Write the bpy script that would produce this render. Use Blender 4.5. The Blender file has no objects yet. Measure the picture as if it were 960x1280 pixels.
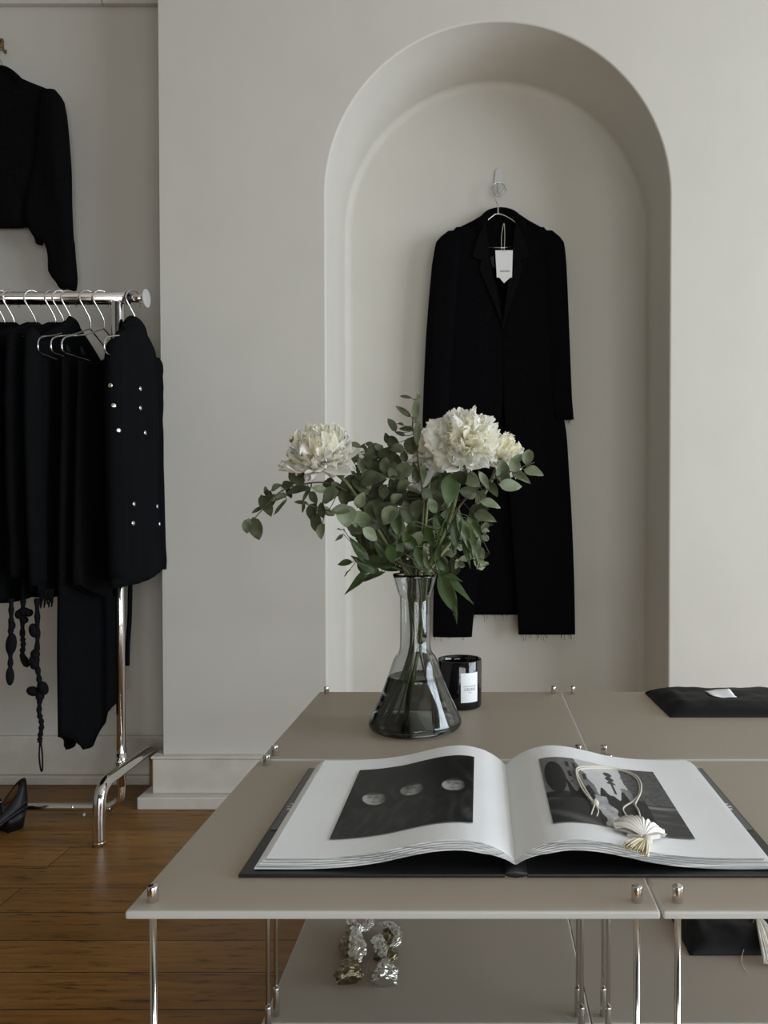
import bpy, math, random
from mathutils import Vector, Matrix, noise
random.seed(7)
SC = bpy.context.scene
COL = SC.collection
PI = math.pi

# ---------------------------------------------------------------- camera maths
F, PPX, PPY, PITCH, HC = 1000.0, 600.0, 656.5, 0.0185, 0.92
cp, sp = math.cos(PITCH), math.sin(PITCH)
def U(px, py, d):
    """point at depth Y = d seen in the photograph at px, py (camera stands at x=0, y=0, z=HC)"""
    u = (px - PPX) / F; v = -(py - PPY) / F
    y = cp + v * sp; z = -sp + v * cp
    k = d / y
    return Vector((u * k, d, HC + z * k))

# ---------------------------------------------------------------- materials
def mat(name, col, rough=0.5, metal=0.0, spec=0.5, **kw):
    m = bpy.data.materials.new(name); m.use_nodes = True
    b = m.node_tree.nodes['Principled BSDF']
    b.inputs['Base Color'].default_value = (*col, 1)
    b.inputs['Roughness'].default_value = rough
    b.inputs['Metallic'].default_value = metal
    b.inputs['Specular IOR Level'].default_value = spec
    for k, v in kw.items():
        b.inputs[k.replace('_', ' ')].default_value = v
    return m
def nodes(m):
    nt = m.node_tree
    return nt, nt.nodes, nt.links, nt.nodes['Principled BSDF']
def add_noise(m, scale=(1, 1, 1), nscale=5.0, detail=5, c0=None, c1=None, bump=0.0, bdist=0.01, r0=None, r1=None, lo=.35, hi=.65):
    nt, N, L, b = nodes(m)
    tc = N.new('ShaderNodeTexCoord'); mp = N.new('ShaderNodeMapping')
    mp.inputs['Scale'].default_value = scale
    L.new(tc.outputs['Object'], mp.inputs['Vector'])
    t = N.new('ShaderNodeTexNoise'); t.inputs['Scale'].default_value = nscale; t.inputs['Detail'].default_value = detail
    L.new(mp.outputs['Vector'], t.inputs['Vector'])
    if c0:
        r = N.new('ShaderNodeValToRGB')
        r.color_ramp.elements[0].position = lo; r.color_ramp.elements[1].position = hi
        r.color_ramp.elements[0].color = (*c0, 1); r.color_ramp.elements[1].color = (*c1, 1)
        L.new(t.outputs['Fac'], r.inputs['Fac']); L.new(r.outputs['Color'], b.inputs['Base Color'])
    if r0 is not None:
        mr = N.new('ShaderNodeMapRange'); mr.inputs['To Min'].default_value = r0; mr.inputs['To Max'].default_value = r1
        L.new(t.outputs['Fac'], mr.inputs['Value']); L.new(mr.outputs['Result'], b.inputs['Roughness'])
    if bump:
        bp = N.new('ShaderNodeBump'); bp.inputs['Strength'].default_value = bump; bp.inputs['Distance'].default_value = bdist
        L.new(t.outputs['Fac'], bp.inputs['Height']); L.new(bp.outputs['Normal'], b.inputs['Normal'])
    return m

M = {}
M['plaster'] = add_noise(mat('plaster', (.595, .572, .51), .75, spec=.3), (1, 1, .6), 9, 8, (.587, .565, .503), (.603, .58, .518), .12, .004)
M['alcove'] = add_noise(mat('alcove_paint', (.58, .555, .50), .7, spec=.3), (1, 1, .5), 6, 6, (.57, .545, .49), (.59, .565, .51), .12, .004)
M['skirting'] = add_noise(mat('skirting_paint', (.62, .59, .52), .45), (1, 1, 1), 14, 6, (.58, .55, .48), (.65, .62, .55), .2, .003)
M['chrome'] = mat('chrome', (.78, .77, .75), .09, 1.0)
M['steel'] = mat('brushed_steel', (.68, .65, .60), .13, 1.0)
M['wire'] = mat('hanger_wire', (.75, .74, .72), .2, 1.0)
M['charcoal'] = mat('charcoal_paint', (.06, .058, .055), .7)
M['dark_paint'] = mat('dark_paint', (.26, .24, .21), .7)
M['black_cloth'] = add_noise(mat('black_cloth', (.004, .004, .0045), .95, spec=.05), (1, 1, 1), 160, 4, (.003, .003, .0035), (.005, .0053, .0056), .3, .002)
M['black_wool'] = add_noise(mat('black_wool', (.003, .003, .0036), .95, spec=.03), (1, 1, 1), 220, 4, (.0024, .0024, .003), (.004, .004, .0045), .3, .002)
M['black_denim'] = add_noise(mat('black_denim', (.004, .0047, .0055), .92, spec=.05), (1, 1, 1), 200, 4, (.0033, .004, .0046), (.0047, .0056, .0064), .3, .002)
M['black_knit'] = add_noise(mat('black_knit', (.008, .008, .009), .95, spec=.08), (1, 1, 1), 120, 3, bump=.6, bdist=.004)
M['black_satin'] = add_noise(mat('black_satin', (.004, .004, .005), .6, spec=.22), (1, 1, 1), 26, 4, bump=.2, bdist=.006)
M['black_leather'] = mat('black_leather', (.006, .006, .007), .42, spec=.3)
M['tan_leather'] = add_noise(mat('tan_leather', (.20, .09, .035), .5), (1, 1, 1), 30, 4, (.17, .075, .03), (.24, .11, .045))
M['shoe_lining'] = mat('shoe_lining', (.32, .30, .26), .7)
def acrylic_mat():
    m = mat('frosted_acrylic', (.545, .53, .48), .38, spec=.4)
    nt, N, L, b = nodes(m)
    tr = N.new('ShaderNodeBsdfTranslucent'); tr.inputs['Color'].default_value = (.89, .85, .77, 1)
    mx = N.new('ShaderNodeMixShader'); mx.inputs[0].default_value = .65
    L.new(b.outputs[0], mx.inputs[1]); L.new(tr.outputs[0], mx.inputs[2]); L.new(mx.outputs[0], N['Material Output'].inputs['Surface'])
    return m
M['acrylic'] = acrylic_mat()
M['acrylic_edge'] = mat('acrylic_edge', (.66, .67, .65), .3, spec=.5)
nt_, N_, L_n, b_ = nodes(M['acrylic_edge'])
t_ = N_.new('ShaderNodeBsdfTranslucent'); t_.inputs['Color'].default_value = (.95, .95, .92, 1)
x_ = N_.new('ShaderNodeMixShader'); x_.inputs[0].default_value = .4
L_n.new(b_.outputs[0], x_.inputs[1]); L_n.new(t_.outputs[0], x_.inputs[2]); L_n.new(x_.outputs[0], N_['Material Output'].inputs['Surface'])
M['shelf_acrylic'] = M['acrylic']
M['paper'] = add_noise(mat('paper', (.85, .86, .86), .55, spec=.3), (1, 1, 1), 12, 3, (.84, .85, .855), (.865, .875, .875))
M['book_cover'] = mat('book_cover', (.012, .012, .013), .4, spec=.4)
M['jacket_flap'] = mat('jacket_flap', (.07, .07, .07), .35, spec=.5)
M['white_label'] = mat('white_label', (.85, .86, .87), .6)
M['grey_label'] = add_noise(mat('grey_label', (.6, .61, .6), .6), (1, 1, 1), 60, 3, (.5, .51, .5), (.66, .67, .66))
M['ink'] = mat('ink', (.06, .06, .07), .6)
M['pale_ink'] = mat('pale_ink', (.32, .32, .33), .6)
M['card'] = mat('tag_card', (.74, .74, .72), .6)
M['candle_glass'] = mat('black_glass', (.004, .004, .005), .06, spec=.6)
M['wax'] = mat('dark_wax', (.02, .02, .022), .4)
M['cord'] = add_noise(mat('cream_cord', (.62, .58, .49), .8), (1, 1, 1), 300, 2, bump=.4, bdist=.001)
M['tassel'] = add_noise(mat('cream_tassel', (.70, .64, .48), .8), (1, 1, 1), 60, 3, (.62, .54, .33), (.78, .74, .63))
M['ivory_tassel'] = add_noise(mat('ivory_tassel', (.68, .65, .58), .6), (1, 1, 1), 50, 3, (.6, .56, .49), (.74, .71, .65))
M['shell'] = add_noise(mat('shell', (.74, .71, .65), .45), (1, 1, 1), 45, 4, (.64, .60, .53), (.80, .78, .73))
M['clear_plastic'] = mat('clear_plastic', (.58, .59, .57), .25, spec=.5)
M['brass'] = mat('aged_brass', (.28, .2, .09), .35, 1.0)
M['snap'] = mat('snap_metal', (.80, .76, .70), .25, 1.0)
M['foil'] = add_noise(mat('silver_foil', (.70, .70, .67), .22, 1.0), (1, 1, 1), 80, 4, bump=.7, bdist=.008)
M['gold_foil'] = add_noise(mat('dark_gold_foil', (.22, .19, .11), .3, 1.0), (1, 1, 1), 120, 4, (.16, .14, .08), (.30, .27, .17), bump=.8, bdist=.006)
M['euc'] = add_noise(mat('eucalyptus_leaf', (.07, .085, .04), .55, spec=.3), (1, 1, 1), 26, 3, (.030, .037, .016), (.090, .103, .050), lo=.3, hi=.7)
M['euc_pale'] = add_noise(mat('eucalyptus_leaf_pale', (.15, .18, .10), .55, spec=.3), (1, 1, 1), 26, 3, (.10, .125, .066), (.20, .23, .135), lo=.3, hi=.7)
M['peony_leaf'] = add_noise(mat('peony_leaf', (.03, .06, .018), .42, spec=.4), (1, 1, 1), 24, 3, (.020, .038, .009), (.055, .088, .022), lo=.3, hi=.7)
M['green_stem'] = add_noise(mat('green_stem', (.09, .12, .03), .5), (1, 1, .3), 30, 3, (.06, .085, .02), (.14, .165, .05))
M['brown_stem'] = add_noise(mat('brown_stem', (.075, .06, .035), .6), (1, 1, .3), 30, 3, (.06, .05, .03), (.1, .08, .045))
for k in ('euc', 'euc_pale', 'peony_leaf'):
    nt, N, L, b = nodes(M[k]); b.inputs['Subsurface Weight'].default_value = 0.0
def petal_mat(name, c0, c1):
    m = add_noise(mat(name, c0, .6, spec=.25), (1, 1, 1), 22, 4, c0, c1)
    nt, N, L, b = nodes(m)
    tr = N.new('ShaderNodeBsdfTranslucent'); tr.inputs['Color'].default_value = (*c1, 1)
    mx = N.new('ShaderNodeMixShader'); mx.inputs[0].default_value = .42
    out = N['Material Output']
    L.new(b.outputs[0], mx.inputs[1]); L.new(tr.outputs[0], mx.inputs[2]); L.new(mx.outputs[0], out.inputs['Surface'])
    return m
M['petal'] = petal_mat('peony_petal', (.92, .90, .80), (.96, .95, .89))
M['petal_core'] = petal_mat('peony_petal_core', (.90, .87, .66), (.95, .93, .80))

def glass_mat(name, tint, absorb=None, ior=1.5):
    m = bpy.data.materials.new(name); m.use_nodes = True
    nt = m.node_tree; N = nt.nodes; L = nt.links
    N.remove(N['Principled BSDF'])
    g = N.new('ShaderNodeBsdfGlass'); g.inputs['Color'].default_value = (*tint, 1); g.inputs['IOR'].default_value = ior
    g.inputs['Roughness'].default_value = 0.0
    L.new(g.outputs[0], N['Material Output'].inputs['Surface'])
    if absorb:
        v = N.new('ShaderNodeVolumeAbsorption'); v.inputs['Color'].default_value = (*absorb[0], 1); v.inputs['Density'].default_value = absorb[1]
        L.new(v.outputs[0], N['Material Output'].inputs['Volume'])
    return m
M['glass'] = glass_mat('smoky_glass', (.89, .90, .90), None, 1.45)
M['water'] = glass_mat('grey_water', (.97, .98, .98), ((.42, .44, .40), 12.0), 1.33)

def floor_mat():
    m = mat('oak_floor', (.1, .06, .03), .35, spec=.24)
    nt, N, L, b = nodes(m)
    tc = N.new('ShaderNodeTexCoord')
    mp = N.new('ShaderNodeMapping'); mp.inputs['Location'].default_value = (0.3, 0.082, 0)
    L.new(tc.outputs['Object'], mp.inputs['Vector'])
    br = N.new('ShaderNodeTexBrick')
    br.offset = .43; br.offset_frequency = 2
    br.inputs['Color1'].default_value = (.24, .115, .028, 1); br.inputs['Color2'].default_value = (.35, .18, .05, 1)
    br.inputs['Mortar'].default_value = (.015, .009, .005, 1)
    br.inputs['Scale'].default_value = 1.0; br.inputs['Mortar Size'].default_value = .0016; br.inputs['Mortar Smooth'].default_value = .3
    br.inputs['Brick Width'].default_value = 1.9; br.inputs['Row Height'].default_value = .1185; br.inputs['Bias'].default_value = 0
    L.new(mp.outputs['Vector'], br.inputs['Vector'])
    # long grain
    m2 = N.new('ShaderNodeMapping'); m2.inputs['Scale'].default_value = (1.6, 26, 1); L.new(tc.outputs['Object'], m2.inputs['Vector'])
    n1 = N.new('ShaderNodeTexNoise'); n1.inputs['Scale'].default_value = 2.4; n1.inputs['Detail'].default_value = 8; n1.inputs['Roughness'].default_value = .65
    L.new(m2.outputs['Vector'], n1.inputs['Vector'])
    r1 = N.new('ShaderNodeValToRGB'); r1.color_ramp.elements[0].position = .3; r1.color_ramp.elements[1].position = .72
    r1.color_ramp.elements[0].color = (.55, .5, .45, 1); r1.color_ramp.elements[1].color = (1.3, 1.28, 1.22, 1)
    L.new(n1.outputs['Fac'], r1.inputs['Fac'])
    mul = N.new('ShaderNodeMixRGB'); mul.blend_type = 'MULTIPLY'; mul.inputs[0].default_value = .9
    L.new(br.outputs['Color'], mul.inputs[1]); L.new(r1.outputs['Color'], mul.inputs[2])
    # dark worn scratches
    m3 = N.new('ShaderNodeMapping'); m3.inputs['Scale'].default_value = (5, 38, 1); m3.inputs['Rotation'].default_value = (0, 0, .06); L.new(tc.outputs['Object'], m3.inputs['Vector'])
    n2 = N.new('ShaderNodeTexNoise'); n2.inputs['Scale'].default_value = 2.2; n2.inputs['Detail'].default_value = 6; n2.inputs['Roughness'].default_value = .6
    L.new(m3.outputs['Vector'], n2.inputs['Vector'])
    r2 = N.new('ShaderNodeValToRGB'); r2.color_ramp.elements[0].position = .56; r2.color_ramp.elements[1].position = .67
    r2.color_ramp.elements[0].color = (0, 0, 0, 1); r2.color_ramp.elements[1].color = (1, 1, 1, 1)
    L.new(n2.outputs['Fac'], r2.inputs['Fac'])
    mx = N.new('ShaderNodeMixRGB'); mx.inputs[2].default_value = (.022, .014, .009, 1)
    sc = N.new('ShaderNodeMath'); sc.operation = 'MULTIPLY'; sc.inputs[1].default_value = .72
    L.new(r2.outputs['Color'], sc.inputs[0]); L.new(sc.outputs[0], mx.inputs[0]); L.new(mul.outputs['Color'], mx.inputs[1])
    # second, slanted scratches
    m4 = N.new('ShaderNodeMapping'); m4.inputs['Scale'].default_value = (6, 60, 1); m4.inputs['Rotation'].default_value = (0, 0, -.8); L.new(tc.outputs['Object'], m4.inputs['Vector'])
    n3 = N.new('ShaderNodeTexNoise'); n3.inputs['Scale'].default_value = 2.0; n3.inputs['Detail'].default_value = 3
    L.new(m4.outputs['Vector'], n3.inputs['Vector'])
    r3 = N.new('ShaderNodeValToRGB'); r3.color_ramp.elements[0].position = .66; r3.color_ramp.elements[1].position = .71
    r3.color_ramp.elements[0].color = (0, 0, 0, 1); r3.color_ramp.elements[1].color = (.6, .6, .6, 1)
    L.new(n3.outputs['Fac'], r3.inputs['Fac'])
    mx2 = N.new('ShaderNodeMixRGB'); mx2.inputs[2].default_value = (.025, .016, .01, 1)
    L.new(r3.outputs['Color'], mx2.inputs[0]); L.new(mx.outputs['Color'], mx2.inputs[1])
    L.new(mx2.outputs['Color'], b.inputs['Base Color'])
    mr = N.new('ShaderNodeMapRange'); mr.inputs['To Min'].default_value = .22; mr.inputs['To Max'].default_value = .5
    L.new(n1.outputs['Fac'], mr.inputs['Value']); L.new(mr.outputs['Result'], b.inputs['Roughness'])
    bp = N.new('ShaderNodeBump'); bp.inputs['Strength'].default_value = .25; bp.inputs['Distance'].default_value = .002
    L.new(n1.outputs['Fac'], bp.inputs['Height']); L.new(bp.outputs['Normal'], b.inputs['Normal'])
    return m
M['floor'] = floor_mat()
def print_mat():
    m = mat('photo_print', (.1, .1, .1), .45, spec=.22)
    nt, N, L, b = nodes(m)
    a = N.new('ShaderNodeAttribute'); a.attribute_name = 'Print'
    L.new(a.outputs['Color'], b.inputs['Base Color'])
    return m
M['print'] = print_mat()
def page_edge_mat():
    m = mat('page_edges', (.6, .6, .58), .7)
    nt, N, L, b = nodes(m)
    tc = N.new('ShaderNodeTexCoord'); mp = N.new('ShaderNodeMapping'); mp.inputs['Scale'].default_value = (2, 2, 300)
    L.new(tc.outputs['Object'], mp.inputs['Vector'])
    n = N.new('ShaderNodeTexNoise'); n.inputs['Scale'].default_value = 2; n.inputs['Detail'].default_value = 4
    L.new(mp.outputs['Vector'], n.inputs['Vector'])
    r = N.new('ShaderNodeValToRGB'); r.color_ramp.elements[0].position = .38; r.color_ramp.elements[1].position = .6
    r.color_ramp.elements[0].color = (.22, .22, .21, 1); r.color_ramp.elements[1].color = (.72, .72, .70, 1)
    L.new(n.outputs['Fac'], r.inputs['Fac']); L.new(r.outputs['Color'], b.inputs['Base Color'])
    return m
M['page_edges'] = page_edge_mat()

# ---------------------------------------------------------------- mesh helpers
class MB:
    def __init__(s): s.v = []; s.f = []; s.mi = []; s.sm = []
    def add(s, verts, faces, mi=0, smooth=True):
        o = len(s.v); s.v += [Vector(p) for p in verts]
        for f in faces:
            s.f.append([o + i for i in f]); s.mi.append(mi); s.sm.append(smooth)
        return s
    def box(s, lo, hi, mi=0):
        x0, y0, z0 = lo; x1, y1, z1 = hi
        v = [(x0, y0, z0), (x1, y0, z0), (x1, y1, z0), (x0, y1, z0), (x0, y0, z1), (x1, y0, z1), (x1, y1, z1), (x0, y1, z1)]
        return s.add(v, [(0, 3, 2, 1), (4, 5, 6, 7), (0, 1, 5, 4), (1, 2, 6, 5), (2, 3, 7, 6), (3, 0, 4, 7)], mi, False)
    def tube(s, pts, r, n=10, mi=0, closed=False, cap=True, flat=None):
        pts = [Vector(p) for p in pts]; k = len(pts)
        rr = r if isinstance(r, (list, tuple)) else [r] * k
        rings = []; up = None
        for i in range(k):
            if closed: t = pts[(i + 1) % k] - pts[i - 1]
            else: t = pts[min(i + 1, k - 1)] - pts[max(i - 1, 0)]
            if t.length < 1e-9: t = Vector((0, 0, 1))
            t.normalize()
            if up is None:
                up = Vector((0, 0, 1)) if abs(t.z) < .9 else Vector((1, 0, 0))
            a = up - t * up.dot(t)
            if a.length < 1e-6: a = t.orthogonal()
            a.normalize(); up = a; b = t.cross(a)
            fx = 1 if flat is None else flat
            rings.append([pts[i] + (a * math.cos(2 * PI * j / n) + b * math.sin(2 * PI * j / n) * fx) * rr[i] for j in range(n)])
        v = [p for rg in rings for p in rg]; f = []
        for i in range(k if closed else k - 1):
            i2 = (i + 1) % k
            for j in range(n):
                j2 = (j + 1) % n
                f.append((i * n + j, i * n + j2, i2 * n + j2, i2 * n + j))
        if cap and not closed:
            f.append(tuple(range(n - 1, -1, -1))); f.append(tuple((k - 1) * n + j for j in range(n)))
        return s.add(v, f, mi)
    def lathe(s, prof, c=(0, 0, 0), n=48, mi=0, closed=False):
        c = Vector(c); k = len(prof); v = []; f = []
        for (r, z) in prof:
            for j in range(n):
                a = 2 * PI * j / n
                v.append(c + Vector((r * math.cos(a), r * math.sin(a), z)))
        for i in range(k if closed else k - 1):
            i2 = (i + 1) % k
            for j in range(n):
                j2 = (j + 1) % n
                f.append((i * n + j, i * n + j2, i2 * n + j2, i2 * n + j))
        return s.add(v, f, mi)
    def loft(s, rings, mi=0, cap=True, close=True):
        n = len(rings[0]); v = [p for r in rings for p in r]; f = []
        for i in range(len(rings) - 1):
            for j in range(n if close else n - 1):
                j2 = (j + 1) % n
                f.append((i * n + j, i * n + j2, (i + 1) * n + j2, (i + 1) * n + j))
        if cap and close:
            f.append(tuple(range(n - 1, -1, -1))); f.append(tuple((len(rings) - 1) * n + j for j in range(n)))
        return s.add(v, f, mi)
    def grid(s, fn, nu, nv, mi=0):
        v = [fn(i / nu, j / nv) for j in range(nv + 1) for i in range(nu + 1)]
        f = [(j * (nu + 1) + i, j * (nu + 1) + i + 1, (j + 1) * (nu + 1) + i + 1, (j + 1) * (nu + 1) + i) for j in range(nv) for i in range(nu)]
        return s.add(v, f, mi)
    def ball(s, c, r, n=12, m=8, mi=0, sc=(1, 1, 1)):
        c = Vector(c); v = []; f = []
        for i in range(m + 1):
            a = PI * i / m
            for j in range(n):
                b = 2 * PI * j / n
                v.append(c + Vector((r * sc[0] * math.sin(a) * math.cos(b), r * sc[1] * math.sin(a) * math.sin(b), r * sc[2] * math.cos(a))))
        for i in range(m):
            for j in range(n):
                j2 = (j + 1) % n
                f.append((i * n + j, (i + 1) * n + j, (i + 1) * n + j2, i * n + j2))
        return s.add(v, f, mi)
    def prism(s, outline, off, mi=0):
        """closed polygon extruded by the vector off"""
        o = Vector(off); n = len(outline); a = [Vector(p) for p in outline]; v = a + [p + o for p in a]
        f = [tuple(range(n)), tuple(range(2 * n - 1, n - 1, -1))] + [(j, j + n, (j + 1) % n + n, (j + 1) % n) for j in range(n)]
        return s.add(v, f, mi, False)
    def build(s, name, mats, parent=None, weld=False):
        if not isinstance(mats, (list, tuple)): mats = [mats]
        off = Vector((0, 0, 0)); p = parent
        while p is not None: off += p.location; p = p.parent
        me = bpy.data.meshes.new(name)
        me.from_pydata([tuple(v - off) for v in s.v], [], s.f)
        for m in mats: me.materials.append(m)
        for i, pl in enumerate(me.polygons):
            pl.material_index = s.mi[i]; pl.use_smooth = s.sm[i]
        import bmesh
        bm = bmesh.new(); bm.from_mesh(me)
        if weld: bmesh.ops.remove_doubles(bm, verts=bm.verts, dist=1e-5)
        bmesh.ops.recalc_face_normals(bm, faces=bm.faces)
        bm.to_mesh(me); bm.free()
        o = bpy.data.objects.new(name, me); COL.objects.link(o)
        if parent: o.parent = parent
        return o
def tag(o, label, cat, group=None):
    o['label'] = label; o['category'] = cat
    if group: o['group'] = group
    return o
def thing(name, label, cat, loc=(0, 0, 0), group=None):
    o = bpy.data.objects.new(name, None); COL.objects.link(o); o.location = loc
    o.empty_display_size = .05
    return tag(o, label, cat, group)
def struct(o): o['kind'] = 'structure'; return o
def bevel(o, w, seg=2):
    m = o.modifiers.new('bevel', 'BEVEL'); m.width = w; m.segments = seg; m.limit_method = 'ANGLE'; return o
def subsurf(o, l=1):
    m = o.modifiers.new('subsurf', 'SUBSURF'); m.levels = l; m.render_levels = l; return o
def solid(o, t):
    m = o.modifiers.new('solid', 'SOLIDIFY'); m.thickness = t; m.offset = 0; return o
def spline(pts, n=8):
    """Catmull-Rom through the points"""
    P = [Vector(p) for p in pts]; out = []
    for i in range(len(P) - 1):
        p0 = P[max(i - 1, 0)]; p1 = P[i]; p2 = P[i + 1]; p3 = P[min(i + 2, len(P) - 1)]
        for k in range(n):
            t = k / n
            out.append(.5 * ((2 * p1) + (p2 - p0) * t + (2 * p0 - 5 * p1 + 4 * p2 - p3) * t * t + (3 * p1 - p0 - 3 * p2 + p3) * t ** 3))
    out.append(P[-1]); return out
def interp(tab, x):
    if x <= tab[0][0]: return tab[0][1]
    for (a, b), (c, d) in zip(tab, tab[1:]):
        if x <= c: return b + (d - b) * (x - a) / (c - a)
    return tab[-1][1]
def sinterp(tab, x):
    """smooth (Catmull-Rom) table"""
    if x <= tab[0][0]: return tab[0][1]
    for i in range(len(tab) - 1):
        a, b = tab[i]; c, d = tab[i + 1]
        if x <= c:
            t = (x - a) / (c - a); p0 = tab[max(i - 1, 0)][1]; p3 = tab[min(i + 2, len(tab) - 1)][1]
            return .5 * (2 * b + (d - p0) * t + (2 * p0 - 5 * b + 4 * d - p3) * t * t + (3 * b - p0 - 3 * d + p3) * t ** 3)
    return tab[-1][1]
def nz(*p): return noise.noise(Vector(p))
def text_mesh(txt, size):
    c = bpy.data.curves.new('t', 'FONT'); c.body = txt; c.size = size; c.align_x = 'CENTER'; c.align_y = 'CENTER'; c.resolution_u = 3
    o = bpy.data.objects.new('t', c); COL.objects.link(o)
    me = o.to_mesh()
    v = [tuple(p.co) for p in me.vertices]; f = [tuple(p.vertices) for p in me.polygons]
    o.to_mesh_clear(); bpy.data.objects.remove(o); bpy.data.curves.remove(c)
    return v, f

# ================================================================ THE ROOM
YF, YB, YA = 2.50, 2.86, 2.69          # pier face, niche back, alcove back
PL = U(202, 600, YF).x                 # left end of the pier
XR, XL, YN, ZC = 3.8, -2.5, -2.4, 3.3  # right wall, left wall, wall behind the camera, ceiling
struct(MB().add([(XL, YN, 0), (XR, YN, 0), (XR, 3.0, 0), (XL, 3.0, 0)], [(0, 1, 2, 3)], 0, False).build('floor', M['floor']))
struct(MB().add([(XL, YN, ZC), (XR, YN, ZC), (XR, 3.0, ZC), (XL, 3.0, ZC)], [(0, 1, 2, 3)], 0, False).build('ceiling', M['alcove']))
nl, nr = U(408, 500, YF).x, U(836.5, 500, YF).x
cx, rad = (nl + nr) / 2, (nr - nl) / 2
ztop = U(620, 27, YF).z
zs = ztop - rad
def arch(off, y, n=72):
    r = rad - off
    P = [Vector((cx - r, y, 0.0)), Vector((cx - r, y, zs * .5))]
    for i in range(n + 1):
        a = PI - PI * i / n
        P.append(Vector((cx + r * math.cos(a), y, zs + r * math.sin(a))))
    P += [Vector((cx + r, y, zs * .5)), Vector((cx + r, y, 0.0))]
    return P
w = MB()
A = arch(-.006, YF)
w.add([(PL, YF, 0), (A[0].x, YF, 0), (A[0].x, YF, ZC), (PL, YF, ZC)], [(0, 1, 2, 3)], 0, False)
w.add([(A[-1].x, YF, 0), (XR, YF, 0), (XR, YF, ZC), (A[-1].x, YF, ZC)], [(0, 1, 2, 3)], 0, False)
arc = A[2:-2]
w.add(arc + [Vector((p.x, YF, ZC)) for p in arc], [(i, i + 1, len(arc) + i + 1, len(arc) + i) for i in range(len(arc) - 1)], 0, False)
rings = []
for k in range(5):
    a = PI / 2 * k / 4
    rings.append(arch(-.006 * (1 - math.sin(a)), YF + .006 * (1 - math.cos(a))))
fr = .025
for k in range(9):
    a = PI / 2 * k / 8
    rings.append(arch(fr * (1 - math.cos(a)), YB - fr + fr * math.sin(a)))
w.loft(rings, 0, cap=False, close=False)
B = rings[-1]
w.add(B, [tuple(range(len(B)))], 0, False)
w.add([(PL, YF, 0), (PL, 3.0, 0), (PL, 3.0, ZC), (PL, YF, ZC)], [(0, 1, 2, 3)], 0, False)
struct(w.build('wall_back', M['plaster']))
struct(MB().add([(XL, YA, 0), (PL, YA, 0), (PL, YA, ZC), (XL, YA, ZC)], [(0, 1, 2, 3)], 0, False).build('wall_alcove', M['alcove']))
struct(MB().add([(XL, YN, 0), (XL, YA, 0), (XL, YA, ZC), (XL, YN, ZC)], [(0, 1, 2, 3)], 0, False).build('wall_left', M['dark_paint']))
# right wall with a tall window, wall behind the camera with an opening added for fill light
def wall_with_hole(name, P, a0, a1, z0, z1, w0, w1):
    mb = MB()
    mb.add([P(a0, 0), P(w0, 0), P(w0, ZC), P(a0, ZC)], [(0, 1, 2, 3)], 0, False)
    mb.add([P(w1, 0), P(a1, 0), P(a1, ZC), P(w1, ZC)], [(0, 1, 2, 3)], 0, False)
    mb.add([P(w0, 0), P(w1, 0), P(w1, z0), P(w0, z0)], [(0, 1, 2, 3)], 0, False)
    mb.add([P(w0, z1), P(w1, z1), P(w1, ZC), P(w0, ZC)], [(0, 1, 2, 3)], 0, False)
    struct(mb.build(name, M['plaster'] if name == 'wall_right' else M['charcoal']))
WR = (-1.4, 1.9, .1, 2.5)
wall_with_hole('wall_right', lambda a, z: (XR, a, z), YN, YF, WR[2], WR[3], WR[0], WR[1])
WN = (-.1, 2.6, .08, 1.75)
wall_with_hole('wall_near', lambda a, z: (a, YN, z), XL, XR, WN[2], WN[3], WN[0], WN[1])
def window_frame(name, P, w0, w1, z0, z1, nx, nzz):
    mb = MB(); t = .03
    def bar(a0, a1, b0, b1):
        p, q = Vector(P(a0, b0, -.03)), Vector(P(a1, b1, .03))
        mb.box([min(p[i], q[i]) for i in range(3)], [max(p[i], q[i]) for i in range(3)])
    for i in range(nx + 1):
        a = w0 + (w1 - w0) * i / nx; bar(a - t, a + t, z0, z1)
    for i in range(nzz + 1):
        b = z0 + (z1 - z0) * i / nzz; bar(w0, w1, b - t, b + t)
    struct(mb.build(name, M['skirting']))
window_frame('window_1', lambda a, z, t: (XR + t, a, z), *WR, 3, 3)
window_frame('fill_window', lambda a, z, t: (a, YN + t, z), *WN, 3, 2)  # unseen window frame, added around the fill opening

# skirting of the pier: tall board, cap and a projecting plinth step
bb = MB()
zb = U(200, 946, YF - .03).z
def ledge(z0, z1, out, x1):
    bb.box((PL - out, YF - out, z0), (x1, YF + .0, z1)); bb.box((PL - out, YF - .001, z0), (PL, YA, z1))
ledge(.038, zb - .009, .026, nl); ledge(zb - .009, zb, .030, nl); ledge(0, .038, .060, nl)
bb.box((nr, YF - .026, .05), (XR, YF, zb)); bb.box((nr, YF - .06, 0), (XR, YF, .05))
bevel(struct(bb.build('baseboard_back', M['skirting'])), .004, 2)
bb = MB()
za = U(100, 919, YA).z
bb.box((XL, YA - .014, .03), (PL, YA, za)); bb.box((XL, YA - .03, 0), (PL, YA, .03))
bevel(struct(bb.build('baseboard_alcove', M['skirting'])), .004, 2)
tz = U(100, 4.5, YA - .02).z
jx = U(127, 2, YA - .02).x
bevel(struct(MB().box((XL, YA - .022, tz), (jx - .0012, YA, ZC)).box((jx + .0012, YA - .022, tz), (PL, YA, ZC)).build('trim_1', M['alcove'])), .003)

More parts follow.
